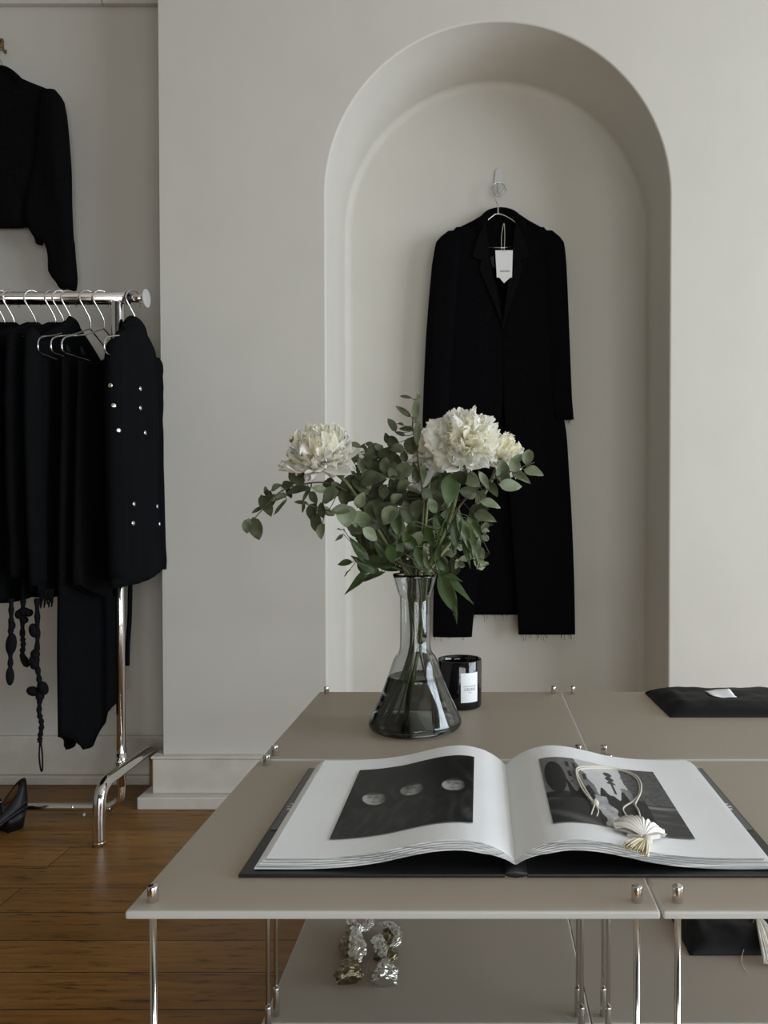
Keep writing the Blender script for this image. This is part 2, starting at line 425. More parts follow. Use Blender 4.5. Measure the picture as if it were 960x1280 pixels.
# ================================================================ TABLES
ZT, ZS = 0.52, 0.09
TW, TD = .534, .480
tb = thing('display_table', '', 'table')
def panel(name, z, t, parent):
    mb = MB(); b = .0015
    x, y = TW / 2, TD / 2
    mb.box((-x, -y, z - t), (x, y, z))
    o = mb.build(name, [M['acrylic'], M['acrylic_edge']], parent)
    for p in o.data.polygons:
        p.material_index = 1 if abs(p.normal.z) < .5 else 0
    m_ = bevel(o, .0021, 2).modifiers['bevel']; m_.material = 1; return o
panel('tabletop', ZT, .008, tb)
panel('lower_shelf', ZS, .008, tb)
for sx in (-1, 1):
    for sy in (-1, 1):
        x, y = sx * (TW / 2 - .0195), sy * (TD / 2 - .021)
        lg = MB().tube([(x, y, .012), (x, y, ZT + .002)], .0034, 16).build('leg', M['steel'], tb)
        bevel(MB().tube([(x, y, ZT), (x, y, ZT + .0165)], .0056, 24).build('cap', M['steel'], lg), .0008, 2)
        bevel(MB().tube([(x, y, ZS), (x, y, ZS + .046)], .0052, 20).build('coupling', M['steel'], lg), .0006, 2)
        bevel(MB().lathe([(0, 0), (.011, 0), (.011, .008), (.006, .013), (0, .013)], (x, y, 0), 20).build('foot', M['steel'], lg), .0006, 1)
def copy_tree(o, parent=None):
    c = o.copy(); COL.objects.link(c); c.parent = parent
    for ch in list(o.children): copy_tree(ch, c)
    return c
LX, RX, FY, RY = -.354 + TW / 2, .1828 + TW / 2, .790 + TD / 2, 1.278 + TD / 2
for i, (x, y, lab) in enumerate([
    (LX, FY, 'frosted acrylic table with steel rods at lower left, under most of the open book'),
    (LX, RY, 'frosted acrylic table before the niche, with the glass vase and candle on it'),
    (RX, RY, 'frosted acrylic table at the right, with the flat black pouch on top'),
    (RX, FY, 'frosted acrylic table at lower right, under the right page edge of the book')]):
    t = tb if i == 0 else copy_tree(tb)
    t.location = (x, y, 0); tag(t, lab, 'table', 'frosted acrylic tables pushed together')

# ================================================================ BOOK
BX, B0, B1 = U(645, 1100, .86).x, .862, 1.222       # spine, front and rear edge
PG0, PG1, PW = .872, 1.212, .287                    # page front / rear / width
CT = .0045                                          # cover thickness
prof = [(0, .008), (.03, .0145), (.07, .0215), (.12, .0275), (.20, .0315), (.30, .0305), (.40, .0255), (.52, .0180), (.65, .0130), (.80, .0108), (1.0, .0108)]
def ph(u, y):
    k = (y - PG0) / (PG1 - PG0)
    return ZT + CT + .001 + sinterp(prof, u) * (1 + .10 * k) + .004 * k * min(1, u * 4)
def page_z(X, y):
    return ph(min(1, abs(X - BX) / PW), y)
def on_page(px, py, up=0.0):
    d = .98
    for _ in range(30):
        q = U(px, py, d); k = (q.z - HC) / d
        d = (page_z(q.x, d) + up - HC) / k
    return U(px, py, d)
book = thing('photo_book', 'large open hardback photo book with black cover lying across the front tables', 'book', (BX, 1.04, ZT))
cv = MB()
for s in (-1, 1):
    a, b = sorted((BX + s * .012, BX + s * .302))
    cv.box((a, B0, ZT + .0005), (b, B1, ZT + CT))
cv.tube([(BX, B0, ZT + .0045), (BX, B1, ZT + .0045)], .0042, 10, flat=3.2)
bevel(cv.build('cover', M['book_cover'], book), .0015, 2)
for s in (-1, 1):
    fl = MB()
    a, b = sorted((BX + s * .286, BX + s * .2985))
    fl.box((a, B0 + .12, ZT + CT), (b, B1 - .004, ZT + CT + .001))
    flp = fl.build('jacket_flap', M['jacket_flap'], book)
    mk = MB()
    for k, (y0, y1) in enumerate(((B1 - .175, B1 - .170), (B1 - .165, B1 - .161), (B1 - .156, B1 - .152))):
        a, b = sorted((BX + s * (.289 + .002 * (k % 2)), BX + s * (.294 + .002 * (k % 2))))
        mk.box((a, y0, ZT + CT + .001), (b, y1, ZT + CT + .0013))
    mk.build('printed_mark', M['grey_label'], flp)
    # block of pages, a few stepped gatherings
    thick = .0105; LAY = 5
    for k in range(LAY):
        t0, t1 = k / LAY, (k + 1) / LAY - .06
        inset = (.0016 * (LAY - 1 - k) + .002 * abs(nz(k * 3.1, s, 0)))
        wk = PW - .010 + .010 * (1 - k / (LAY - 1)) if s > 0 else PW - .010 + .010 * (1 - k / (LAY - 1))
        if k == LAY - 1: wk = PW - .012
        f0, f1 = PG0 + .0012 * k, PG1 - .001 * k
        def zz(u, y, t):
            top = ph(u, y)
            th = thick * min(1, .25 + u * 6)
            bot = max(top - th, ZT + CT + .0003)
            return bot + (top - bot) * t
        mb = MB(); nu, nv = 46, 8
        def P(i, j, t):
            u = (i / nu) ** 1.5; y = f0 + (f1 - f0) * j / nv
            return Vector((BX + s * (.0001 + u * wk), y, zz(.0001 / PW + u * wk / PW, y, t)))
        vt = [P(i, j, t1) for j in range(nv + 1) for i in range(nu + 1)]
        vb = [P(i, j, t0) for j in range(nv + 1) for i in range(nu + 1)]
        n = len(vt); W = nu + 1
        ft = [(j * W + i, j * W + i + 1, (j + 1) * W + i + 1, (j + 1) * W + i) for j in range(nv) for i in range(nu)]
        mb.add(vt, ft, 0); mb.add(vb, ft, 1)
        eb = []
        for i in range(nu): eb += [(i, i + 1, n + i + 1, n + i), (nv * W + i, nv * W + i + 1, n + nv * W + i + 1, n + nv * W + i)]
        for j in range(nv): eb += [(j * W, (j + 1) * W, n + (j + 1) * W, n + j * W), (j * W + nu, (j + 1) * W + nu, n + (j + 1) * W + nu, n + j * W + nu)]
        mb.add(vt + vb, eb, 1, False)
        mb.build('page' if k == LAY - 1 else 'page_block', [M['paper'], M['page_edges']], book)
# the two printed photographs
def photo(s, u0, u1, y0, y1, fn, nu, nv, name):
    mb = MB()
    def P(a, b):
        u = (u1 + (u0 - u1) * a) if s < 0 else (u0 + (u1 - u0) * a)
        y = y0 + (y1 - y0) * b
        return Vector((BX + s * u * PW, y, ph(u, y) + .0009))
    mb.grid(P, nu, nv)
    o = mb.build(name, M['print'], book)
    at = o.data.color_attributes.new('Print', 'FLOAT_COLOR', 'POINT')
    k = 0
    for j in range(nv + 1):
        for i in range(nu + 1):
            c = max(.004, fn(i / nu, j / nv)); at.data[k].color = (c, c, c * .99, 1); k += 1
    return o
UL = (.165, .745, .922, 1.158)
def ab(px, py, s, R):
    q = on_page(px, py); u = abs(q.x - BX) / PW
    a = (u - R[0]) / (R[1] - R[0]); a = 1 - a if s < 0 else a
    return a, (q.y - R[2]) / (R[3] - R[2])
faces_ = [ab(468, 999, -1, UL), ab(515, 987, -1, UL), ab(567, 981, -1, UL)]
def left_img(a, b):
    c = .008 + .006 * nz(a * 3, b * 3, 1)
    c += max(0, nz(a * 9 + b * 6, b * 3 - a * 4, 5)) * .05 * (1 if b < .62 else .4) + max(0, nz(a * 22 - b * 16, b * 9 + a * 5, 15) - .2) * .05 * (1 if b < .55 else .2)
    for k, (fa, fb) in enumerate(faces_):          # dark coats below each face
        sh_ = fb - .10 - 1.1 * max(0, abs(a - fa - .02) - .04)
        if b < sh_ and abs(a - fa - .02) < .24:
            c = max(c, .016 + .035 * max(0, nz(a * 16 + k * 5, b * 6 - a * 8, k)) + .02 * max(0, math.sin((a - fa) * 46 + b * 12 + k)) * max(0, nz(a * 7, b * 5, 31)))
        if abs(b - sh_) < .012 and abs(a - fa) < .2: c = .028
    for k, (fa, fb) in enumerate(faces_):
        ca = (a - fa); cb = (b - fb)
        ca, cb = ca - cb * .12 * (k - 1), cb + ca * .25
        ra, rb = .098, .095
        q = (ca / ra) ** 2 + (cb / rb) ** 2
        # dark hood all round
        if 1 <= q < 2.0: c = min(c, .012)
        if q < 1:
            x, y = ca / ra, cb / rb
            f = .34 - .20 * x - .06 * y + .10 * nz(a * 24, b * 24, k)
            if k == 1 and x < -.1 + .3 * y: f *= .5
            for ex in (-.42, .20):
                f *= 1 - .75 * math.exp(-(((x - ex) / .20) ** 2 + ((y - .20) / .14) ** 2))
            f *= 1 - .35 * math.exp(-(((x + .02) / .10) ** 2 + ((y + .12) / .3) ** 2))
            f *= 1 - .55 * math.exp(-(((x + .10) / .24) ** 2 + ((y + .50) / .09) ** 2))
            f *= 1 - .8 * min(1, max(0, (y - .45 - .2 * x) * 4))
            f *= max(.15, min(1, 1.5 - 1.3 * x))
            c = f * min(1, (1 - q) * 4 + .25)
    return c
photo(-1, *UL, left_img, 230, 170, 'photo_print')
UR = (.16, .735, .922, 1.150)
def right_img(a, b):
    n = nz(a * 14, b * 14, 2); n2 = nz(a * 40, b * 40, 8)
    # sky opening between the two sides of the street
    left_edge = .30 + .22 * (1 - b) + .02 * n; right_edge = .68 - .02 * n
    c = .11 + .05 * n
    if b > .42 + .06 * n:
        if left_edge < a < right_edge: c = .48 + .10 * b + .03 * n
        elif a <= left_edge:                    # house with arched doorway and windows
            c = .16 + .05 * n2
            if ((a - .10) / .085) ** 2 + ((b - .66) / .26) ** 2 < 1: c = .030
            wa = ((a - .02) * 17) % 1; wb = (b * 6 + a) % 1
            if a > .18 and .25 < wa < .75 and .2 < wb < .8 and b > .58: c = .035
        else: c = .085 + .05 * n2 + .03 * n     # right hand row of houses
    if .52 < a < .60 and .50 < b < .86 and abs(a - .56) < .012 + .025 * (b > .66) * abs(math.sin(b * 40)): c = .04
    if .62 < a < .70 and .4 < b < .62 + .1 * n: c = .22 + .1 * n2
    # heads and coats of a dark crowd
    top = .50 - .10 * (a - .3) + .06 * math.sin(a * 43) + .04 * math.sin(a * 71 + 1)
    if b < top and .18 < a < .78: c = .008 + .05 * max(0, n2 - .18) + .02 * max(0, n)
    if a <= .18 and b < .42: c = .028 + .02 * n
    # wet pale ground between them
    wtop = .42
    if b < wtop and abs(a - (.44 - .12 * (b - .2))) < .055 + .05 * (.42 - b) + .035 * n: c = .36 + .16 * n + .08 * n2
    if b < .16 and .56 < a < .68: c = .22 + .1 * n
    if a > .78 and b < .42: c = .045 + .12 * max(0, nz(a * 4, b * 22, 3)) + (.12 if .36 < b < .40 else 0)
    if a < .35 and b < .34: c = .035 + .12 * max(0, nz(a * 5 + b * 9, b * 7, 9))
    return c
photo(1, *UR, right_img, 230, 170, 'photo_print')

# ---------------- shell necklace on the right hand page
hg = on_page(805, 1047, .004)
neck = thing('shell_necklace', 'white scallop shell necklace with cream cord lying on the right page', 'necklace', hg)
sh = MB()
R, RIBS = .040, 13
axis_a = math.radians(97)
def shell_pt(u, v, under):
    a = (u - .5) * 2 * math.radians(72)
    rr = v * R * (.93 + .05 * abs(math.cos(RIBS * a * .95)) - .16 * (abs(u - .5) * 2) ** 3)
    h = .015 * math.sin(min(1, v * 1.05) * PI * .92) ** .8 * (1 - .7 * (abs(u - .5) * 2) ** 2.5) + .0022 * math.cos(RIBS * 2 * a * .95) * v
    if under: h = h * .25 - .001
    ang = axis_a - a * 1.0
    X, Y = hg.x + rr * math.cos(ang) * 1.0, hg.y + rr * math.sin(ang) * .98
    return Vector((X, Y, page_z(X, Y) + .0035 + h))
sh.grid(lambda u, v: shell_pt(u, v, 0), 110, 20)
sh.grid(lambda u, v: shell_pt(u, v, 1), 110, 20)
for s in (-1, 1):   # hinge ears
    q = Vector((hg.x, hg.y, page_z(hg.x, hg.y) + .005))
    sh.prism([q + Vector((0, .004, -.003)), q + Vector((s * .017, .009, -.003)), q + Vector((s * .019, .002, -.003)), q + Vector((s * .004, -.003, -.003))], (0, 0, .005))
sh.build('shell', M['shell'], neck, weld=True)
def page_path(pts, up): return [on_page(x, y, up) for x, y in pts]
cds = [[(784, 1021), (779, 1013), (781, 1008), (792, 1001), (799, 992), (799, 982), (795, 973), (782, 965), (764, 961), (742, 960), (727, 961), (722, 964), (724, 973), (731, 986), (740, 1000)],
       [(800, 1021), (798, 1013), (794, 1006), (796, 1001), (801, 990), (801, 979), (795, 970), (780, 963), (760, 959), (738, 958), (724, 959), (720, 963), (722, 974), (729, 988), (741, 1003)]]
for k, c in enumerate(cds):
    p = spline(page_path(c, .0018 + .0014 * k), 8)
    MB().tube(p, .00115, 8).build('cord', M['cord'], neck)
kp = on_page(744, 1004, .004)
kn = MB(); kn.ball(kp, .0048, 14, 10); kn.tube(spline([kp, on_page(748, 1013, .002), on_page(746, 1020, .0015)], 4), .0009, 6); kn.tube(spline([kp, on_page(741, 1012, .002), on_page(739, 1018, .0015)], 4), .0009, 6)
kn.build('knot', M['cord'], neck)
t0, t1 = on_page(808, 1051, .006), on_page(787, 1070, .003)
hd = MB(); hd.ball(t0, .0068, 16, 10, sc=(1, 1.1, .9)); hd.build('tassel_head', M['cord'], neck)
ts = MB(); rng = random.Random(3)
dirv = (t1 - t0); dirv.z = 0; L0 = .033; dirv.normalize(); side = Vector((-dirv.y, dirv.x, 0))
for k in range(70):
    a = rng.uniform(-1, 1); lift = rng.random()
    e = t0 + dirv * L0 * rng.uniform(.85, 1.08) + side * a * .0145
    e.z = page_z(e.x, e.y) + .001 + .006 * lift
    m_ = t0 + dirv * L0 * .45 + side * a * .008; m_.z = page_z(m_.x, m_.y) + .003 + .007 * lift
    ts.tube(spline([t0 + Vector((0, 0, .001)), m_, e], 4), [.0011] * 8 + [.0008], 5)
ts.build('tassel', M['tassel'], neck)

# ================================================================ VASE AND CANDLE
VD = 1.458
vb = U(519, 900, VD); VX = vb.x
vz = lambda py: U(519, py, VD).z - ZT
vase = thing('glass_vase', 'clear conical glass vase of water on the rear table', 'vase', (VX, VD, ZT))
zr, zn1, zn0 = vz(717.5), vz(744), vz(815)
outer = [(.0, .0008), (.066, .0008), (.078, .003), (.0838, .009), (.0845, .016), (.081, .025), (.058, .076), (.040, zn0 - .014), (.0315, zn0 - .001), (.0285, zn0 + .010), (.0278, zn0 + .03), (.0278, zn1 - .010), (.029, zn1 - .001), (.033, zn1 + .010), (.0408, zr)]
outer = [(r, z) for r, z in [(p.x, p.z) for p in spline([(r, 0, z) for r, z in outer], 4)]]
inner = []
for r, z in reversed(outer):
    if z > .010: inner.append((max(r - .0022, 0), max(z, .0105)))
inner = [(.0392, zr + .0006)] + inner[1:]
inner.append((0.05, .0088)); inner.append((0, .0085))
MB().lathe(outer + inner, (VX, VD, ZT), 72).build('vessel', M['glass'], vase, weld=True)
wz = vz(844)
wp = [(0, .0083), (.05, .0086)] + [(r + .0004, z) for r, z in [(a, b) for a, b in reversed(inner[:-2])] if z < wz and z > .011]
wr = interp(sorted([(z, r) for r, z in inner if z > .01]), wz)
wp += [(wr + .0004, wz), (wr - .003, wz - .0008), (0, wz - .001)]
MB().lathe(wp, (VX, VD, ZT), 72).build('water', M['water'], vase, weld=True)

cd_ = 1.63
cb = U(574.5, 884, cd_)
CX, CR, CH = cb.x, .0448, U(574, 823, cd_).z - ZT
can = thing('candle', 'black glass candle with white label standing behind the vase', 'candle', (CX, cd_, ZT))
j = MB().lathe([(0, .0), (CR - .004, 0), (CR - .001, .0015), (CR, .005), (CR, CH - .002), (CR - .0012, CH), (CR - .003, CH - .001), (CR - .0035, CH - .012), (CR - .0035, CH - .030), (0, CH - .030)], (CX, cd_, ZT), 64)
j.build('jar', M['candle_glass'], can, weld=True)
MB().lathe([(0, CH - .029), (CR - .0036, CH - .029), (CR - .0036, CH - .0295)], (CX, cd_, ZT), 48).build('wax', M['wax'], can)
MB().tube([(CX, cd_, ZT + CH - .03), (CX + .001, cd_, ZT + CH - .019)], .001, 6).build('wick', M['wax'], can)
LA = math.radians(-90 + 29)
def on_jar(sx, z, r): return Vector((CX + r * math.cos(LA + sx / CR), cd_ + r * math.sin(LA + sx / CR), ZT + z))
lw, lz0, lz1 = .038, .0165, .0755
lab = MB(); lab.grid(lambda u, v: on_jar((u - .5) * lw, lz0 + (lz1 - lz0) * v, CR + .0004), 16, 2)
lo = lab.build('label', M['white_label'], can)
lo['label'] = 'white paper label'
tx = MB()
for txt, size, zc in (('HAUTE PARFUMERIE', .0032, .0490), ('CELINE', .0078, .0425), ('PARIS', .0028, .0365)):
    v, f = text_mesh(txt, size); tx.add([on_jar(x, zc + y, CR + .0006) for x, y, _ in v], f, 0, False)
tx.build('printed_text', M['ink'], lo)

# ================================================================ BLACK POUCHES, TASSEL, FOIL
def pouch(name, label, quad, z, h, seed, rx=.004):
    """quad: four ground corners (x, y), rear-left, rear-right, front-right, front-left"""
    q = [Vector((x, y, 0)) for x, y in quad]
    c = sum(q, Vector()) / 4
    root = thing(name, label, 'pouch', (c.x, c.y, z), 'black fabric pouches on the tables')
    mb = MB(); NU, NV = 48, 24
    def base(u, v):
        a = q[0].lerp(q[1], u); b = q[3].lerp(q[2], u); return b.lerp(a, v)
    def P(u, v, s):
        p = base(u, v)
        e = min(1, min(u, 1 - u) * 9) ** .5 * min(1, min(v, 1 - v) * 5) ** .5
        wr = .22 * nz(p.x * 16 + seed, p.y * 22, 1) + .12 * nz(p.x * 44, p.y * 50, seed)
        hh = h * e * (1 + wr * .8)
        p.z = z + (.0012 + (h * .9 * (1 - e) * .25 if s else 0) if not s else max(.0025, hh + .002))
        return p
    mb.grid(lambda u, v: P(u, v, 1), NU, NV); mb.grid(lambda u, v: P(u, v, 0), NU, NV)
    n = (NU + 1) * (NV + 1); W = NU + 1; fc = []
    for i in range(NU): fc += [(i, i + 1, n + i + 1, n + i), (NV * W + i, NV * W + i + 1, n + NV * W + i + 1, n + NV * W + i)]
    for jj in range(NV): fc += [(jj * W, (jj + 1) * W, n + (jj + 1) * W, n + jj * W), (jj * W + NU, (jj + 1) * W + NU, n + (jj + 1) * W + NU, n + jj * W + NU)]
    mb.f += fc; mb.mi += [0] * len(fc); mb.sm += [True] * len(fc)
    mb.build('bag', M['black_satin'], root)
    hm = MB(); e = [P(u / 30, .97, 1) + Vector((0, 0, .0015)) for u in range(31)]
    hm.tube(e, .002, 6); hm.build('seam', M['black_satin'], root)
    return root, P
pr, PP = pouch('fabric_pouch', 'flat black pouch with small white label on the right rear table',
               [(U(808, 872, 1.72).x, 1.735), (.690, 1.735), (.690, 1.535), (U(838, 902, 1.53).x, 1.535)], ZT, .022, 2)
lb = MB()
lq = [U(881, 873, 1.655), U(911, 872, 1.66), U(921, 881.5, 1.60), U(891, 884, 1.60)]
def puv(p):  # bilinear inverse is overkill: sample the pouch top for the height
    best = min(((PP(i / 48, jj / 24, 1)) for i in range(49) for jj in range(25)), key=lambda w_: (w_.x - p.x) ** 2 + (w_.y - p.y) ** 2); return best.z
lb.grid(lambda u, v: (lambda p: Vector((p.x, p.y, puv(p) + .0022)))(lq[3].lerp(lq[2], u).lerp(lq[0].lerp(lq[1], u), v)), 8, 5)
l_ = solid(lb.build('sewn_label', M['white_label'], pr), .0008); l_['label'] = 'small white woven label'
pr2, PP2 = pouch('fabric_pouch', 'black pouch on the lower shelf at the right, beneath the tabletop',
                 [(U(826, 1142, 1.70).x, 1.70), (.700, 1.70), (.700, 1.475), (U(862, 1190, 1.475).x, 1.475)], ZS, .030, 9)
# silky tassel lying over that pouch
tk = U(945, 1160, 1.545); tk.z = ZS + .040
tk = Vector((U(945, 1160, 1.56).x, 1.56, max(U(945, 1160, 1.56).z, ZS + .036)))
ta = thing('tassel', 'ivory silk tassel lying over the pouch on the lower shelf', 'tassel', tk)
MB().ball(tk, .0105, 18, 12, sc=(1, 1, .95)).build('tassel_head', M['ivory_tassel'], ta)
MB().tube(spline([tk, tk + Vector((-.006, .03, .006)), tk + Vector((-.008, .075, .002))], 6), .0022, 8).build('cord', M['ivory_tassel'], ta)
sk = MB(); rng = random.Random(5)
for k in range(90):
    a = rng.uniform(-1, 1); l = rng.random()
    m_ = tk + Vector((-.004 + a * .010, -.05, -.004 + .006 * l)); e = tk + Vector((-.010 + a * .019, -.125, -.028 + .010 * l))
    e.z = max(e.z, ZS + .004)
    sk.tube(spline([tk, m_, e], 5), [.0016] * 10 + [.0008], 5)
sk.build('skirt', M['ivory_tassel'], ta)
lt = [U(928, 1192, 1.47), U(929, 1205, 1.44), U(934, 1220, 1.42)]
for p in lt: p.z = ZS + .001
lt[0].z = ZS + .006
MB().tube(spline([tk, lt[0], lt[1], lt[2]], 6), .0005, 5).build('loose_thread', M['ivory_tassel'], ta)

def on_shelf(px, py, up):
    q = U(px, py, 1.0); return U(px, py, (ZS + up - HC) / (q.z - HC))
def crumple(mb, path, radii, seed, amp=.45, n=20, mi=0, flat=.6):
    p = spline(path, 7); k = len(p)
    rr = [interp([(i / (len(radii) - 1), r) for i, r in enumerate(radii)], i / (k - 1)) for i in range(k)]
    rings = []
    for i in range(k):
        t = (p[min(i + 1, k - 1)] - p[max(i - 1, 0)]).normalized()
        a = Vector((0, 0, 1)); a = (a - t * a.dot(t)).normalized(); b = t.cross(a)
        ring = []
        for jj in range(n):
            th = 2 * PI * jj / n
            fold = 1 + amp * nz(seed + math.cos(th) * 2.2, math.sin(th) * 2.2, i * .16) + .22 * amp * (1 if (jj + i // 3) % 2 else -1)
            q = p[i] + (a * math.cos(th) * flat + b * math.sin(th)) * rr[i] * fold
            q.z = max(q.z, ZS + .0012); ring.append(q)
        rings.append(ring)
    mb.loft(rings, mi)
    for i in range(len(mb.sm)): mb.sm[i] = False
def foil_piece(label, spec):
    c = on_shelf(*spec['at'], 0)
    r = thing('foil_earring', label, 'earring', (c.x, c.y, ZS), 'crumpled foil earrings on the lower shelf')
    for nm, m_, path, radii, sd in spec['parts']:
        mb = MB(); crumple(mb, [on_shelf(x, y, u) for x, y, u in path], radii, sd); mb.build(nm, M[m_], r)
foil_piece('crumpled silver and dark gold foil earring on the lower shelf, left of the two', dict(at=(437, 1228), parts=[
    ('lower_twist', 'gold_foil', [(440, 1197, .014), (437, 1206, .014), (436, 1218, .014), (437, 1226, .010)], [.004, .016, .022, .018], 1),
    ('middle_twist', 'foil', [(443, 1160, .02), (445, 1176, .02), (447, 1190, .016), (443, 1201, .014)], [.010, .013, .017, .007], 2),
    ('side_fold', 'gold_foil', [(427, 1172, .012), (431, 1182, .014), (435, 1194, .014)], [.004, .012, .004], 3),
    ('top_twist', 'foil', [(438, 1150, .02), (444, 1158, .02), (452, 1161, .018), (462, 1156, .016), (462, 1150, .014)], [.009, .010, .008, .010, .007], 4),
    ('upper_fold', 'gold_foil', [(437, 1176, .018), (438, 1164, .018), (441, 1154, .018)], [.005, .009, .006], 5)]))
foil_piece('crumpled bright silver foil earring on the lower shelf, right of the two', dict(at=(482, 1230), parts=[
    ('lower_twist', 'foil', [(484, 1198, .014), (482, 1210, .014), (481, 1220, .013), (480, 1229, .009)], [.004, .016, .020, .019], 6),
    ('side_twist', 'foil', [(472, 1172, .014), (476, 1184, .016), (480, 1197, .014)], [.010, .014, .005], 7),
    ('hoop', 'foil', [(473, 1156, .02), (483, 1155, .022), (493, 1161, .022), (497, 1171, .018), (493, 1181, .014), (486, 1184, .010)], [.003, .007, .010, .010, .007, .004], 8),
    ('centre_knot', 'gold_foil', [(485, 1162, .012), (486, 1172, .014), (485, 1181, .012)], [.008, .015, .006], 9),
    ('back_fold', 'gold_foil', [(489, 1186, .012), (490, 1194, .012), (487, 1201, .01)], [.006, .011, .005], 10),
    ('left_fold', 'gold_foil', [(473, 1190, .010), (471, 1199, .008)], [.008, .006], 11)]))

# ================================================================ BOUQUET
RNG = random.Random(21)
def leaf(mb, base, tip, nrm, width, fold=.25, droop=.12, mi=0, shape='euc', ns=7, nw=2):
    ax = tip - base; L_ = ax.length; ax = ax.normalized()
    nrm = (nrm - ax * nrm.dot(ax)).normalized(); sd = ax.cross(nrm)
    def wd(t):
        if shape == 'euc': return math.sin(PI * min(1, t ** .80)) ** .75 if t < 1 else 0
        return math.sin(PI * t ** .85) ** 1.05 * (1 - .25 * t)
    def P(u, v):
        w_ = max(0.001, wd(v)) * width * .5; s_ = (u - .5) * 2
        return base + ax * L_ * v + sd * (s_ * w_) + nrm * (abs(s_) * w_ * fold * 1.6 - droop * L_ * (v - .3) ** 2 + .03 * L_ * math.sin(v * 9 + s_ * 2))
    mb.grid(P, nw * 2, ns, mi)
def stem_pts(path): return spline([U(*p) for p in path], 7)
VASE_IN = {   # how each stem goes through the neck into the water (px, py)
    'a': [(512, 720), (514, 745), (524, 790), (541, 840), (560, 893)],
    'b': [(530, 720), (527, 745), (521, 790), (508, 840), (486, 905)],
    'c': [(516, 720), (512, 750), (514, 800), (504, 840), (480, 895)],
    'd': [(524, 718), (526, 750), (518, 800), (513, 840), (497, 905)],
    'e': [(508, 720), (511, 748), (521, 800), (533, 850), (548, 905)],
    'f': [(534, 720), (531, 750), (525, 800), (516, 850), (510, 908)],
    'g': [(519, 718), (519, 750), (527, 800), (535, 850), (538, 908)],
}
def in_vase(key, dz): return [(x, y, VD + dz * (1 if y < 820 else 2.5)) for x, y in VASE_IN[key]]
def px_leaf(mb, cx_, cy_, ang, ln, wd_, d, mi, shape, stem=None, tw=None):
    a = math.radians(ang); dx, dy = math.cos(a) * ln / 2, math.sin(a) * ln / 2
    dd = RNG.uniform(-.016, .016)
    b = U(cx_ - dx, cy_ - dy, d - dd); t = U(cx_ + dx, cy_ + dy, d + dd)
    n_ = Vector((RNG.uniform(-.5, .5), -1, RNG.uniform(-.1, .8)))
    leaf(mb, b, t, n_, wd_ * d / F * 1.08, RNG.uniform(.1, .4), RNG.uniform(.0, .25), mi, shape)
    if stem and tw is not None:
        q = min(stem, key=lambda s_: (s_ - b).length)
        if .002 < (q - b).length < .075:
            mid = (q + b) / 2 + Vector((0, 0, -.002))
            tw.tube(spline([q, mid, b], 3), .0007, 5)
def branch(name, label, path, leaves, d, key, dz, mats, r=.0022, stemmat='brown_stem', extra=None, shape='euc', group='leafy branches in the vase'):
    full = [U(*p) for p in [(x, y, dd) for x, y, dd in path]] + [U(*p) for p in in_vase(key, dz)]
    sp_ = spline(full, 7); k = len(sp_)
    root = thing(name, label, 'foliage', sp_[-1], group)
    mb = MB(); mb.tube(sp_, [.0008 + (r - .0008) * min(1, i / (k * .45)) for i in range(k)], 8)
    lf = MB()
    for L_ in leaves:
        x, y, a, ln, wd_ = L_[:5]; mi = L_[5] if len(L_) > 5 else (1 if RNG.random() < .3 else 0); dd = d + (L_[6] if len(L_) > 6 else RNG.uniform(-.035, .035))
        px_leaf(lf, x, y, a, ln, wd_, dd, mi, shape, sp_[:int(k * .8)], mb)
    if extra:
        (x0, y0, x1, y1), n, (l0, l1), ratio = extra
        for _ in range(n):
            ln = RNG.uniform(l0, l1)
            px_leaf(lf, RNG.uniform(x0, x1), RNG.uniform(y0, y1), RNG.uniform(0, 360), ln, ln * RNG.uniform(*ratio), d + RNG.uniform(-.04, .05), 1 if RNG.random() < .25 else 0, shape, sp_[:int(k * .8)], mb)
    mb.build('stem', M[stemmat], root); lf.build('leaves', [M[m_] for m_ in mats], root)
E = ['euc', 'euc_pale']
branch('eucalyptus_branch', 'drooping eucalyptus branch reaching furthest left from the vase',
       [(316, 650, 1.43), (330, 635, 1.43), (350, 615, 1.43), (375, 606, 1.44), (410, 604, 1.45), (445, 622, 1.46), (480, 665, 1.47)],
       [(309, 658, 100, 20, 12, 1), (320, 661, 75, 30, 17, 0), (333, 632, 65, 30, 15, 0), (335, 617, 200, 14, 8), (345, 609, -30, 15, 10), (359, 606, -10, 15, 10), (348, 622, 160, 24, 9), (373, 612, 170, 30, 12), (383, 618, 120, 22, 5), (401, 612, 10, 22, 10),
        (350, 634, 130, 26, 5), (322, 637, 150, 18, 5), (340, 626, 110, 18, 10), (362, 616, 80, 16, 8), (333, 612, 230, 10, 6), (392, 622, 60, 18, 10), (420, 612, 60, 22, 14), (432, 622, 100, 24, 16)], 1.43, 'e', -.012, E, .0018)
branch('eucalyptus_branch', 'short eucalyptus branch hanging left below the left peony',
       [(380, 629, 1.40), (395, 634, 1.41), (418, 641, 1.42), (450, 655, 1.44), (490, 690, 1.46)],
       [(376, 628, 185, 18, 5), (379, 634, 95, 16, 4), (391, 640, 110, 24, 14, 0), (403, 638, 80, 20, 13, 0), (397, 655, 80, 30, 16, 0), (402, 664, 95, 20, 12, 1), (410, 640, 20, 20, 12), (412, 620, 150, 26, 22, 1), (425, 638, 170, 26, 13, 0), (432, 645, 80, 30, 24, 1), (452, 650, 60, 26, 22, 1),
        (444, 662, 200, 22, 12), (462, 668, 40, 24, 14)], 1.41, 'c', -.014, E, .0016)
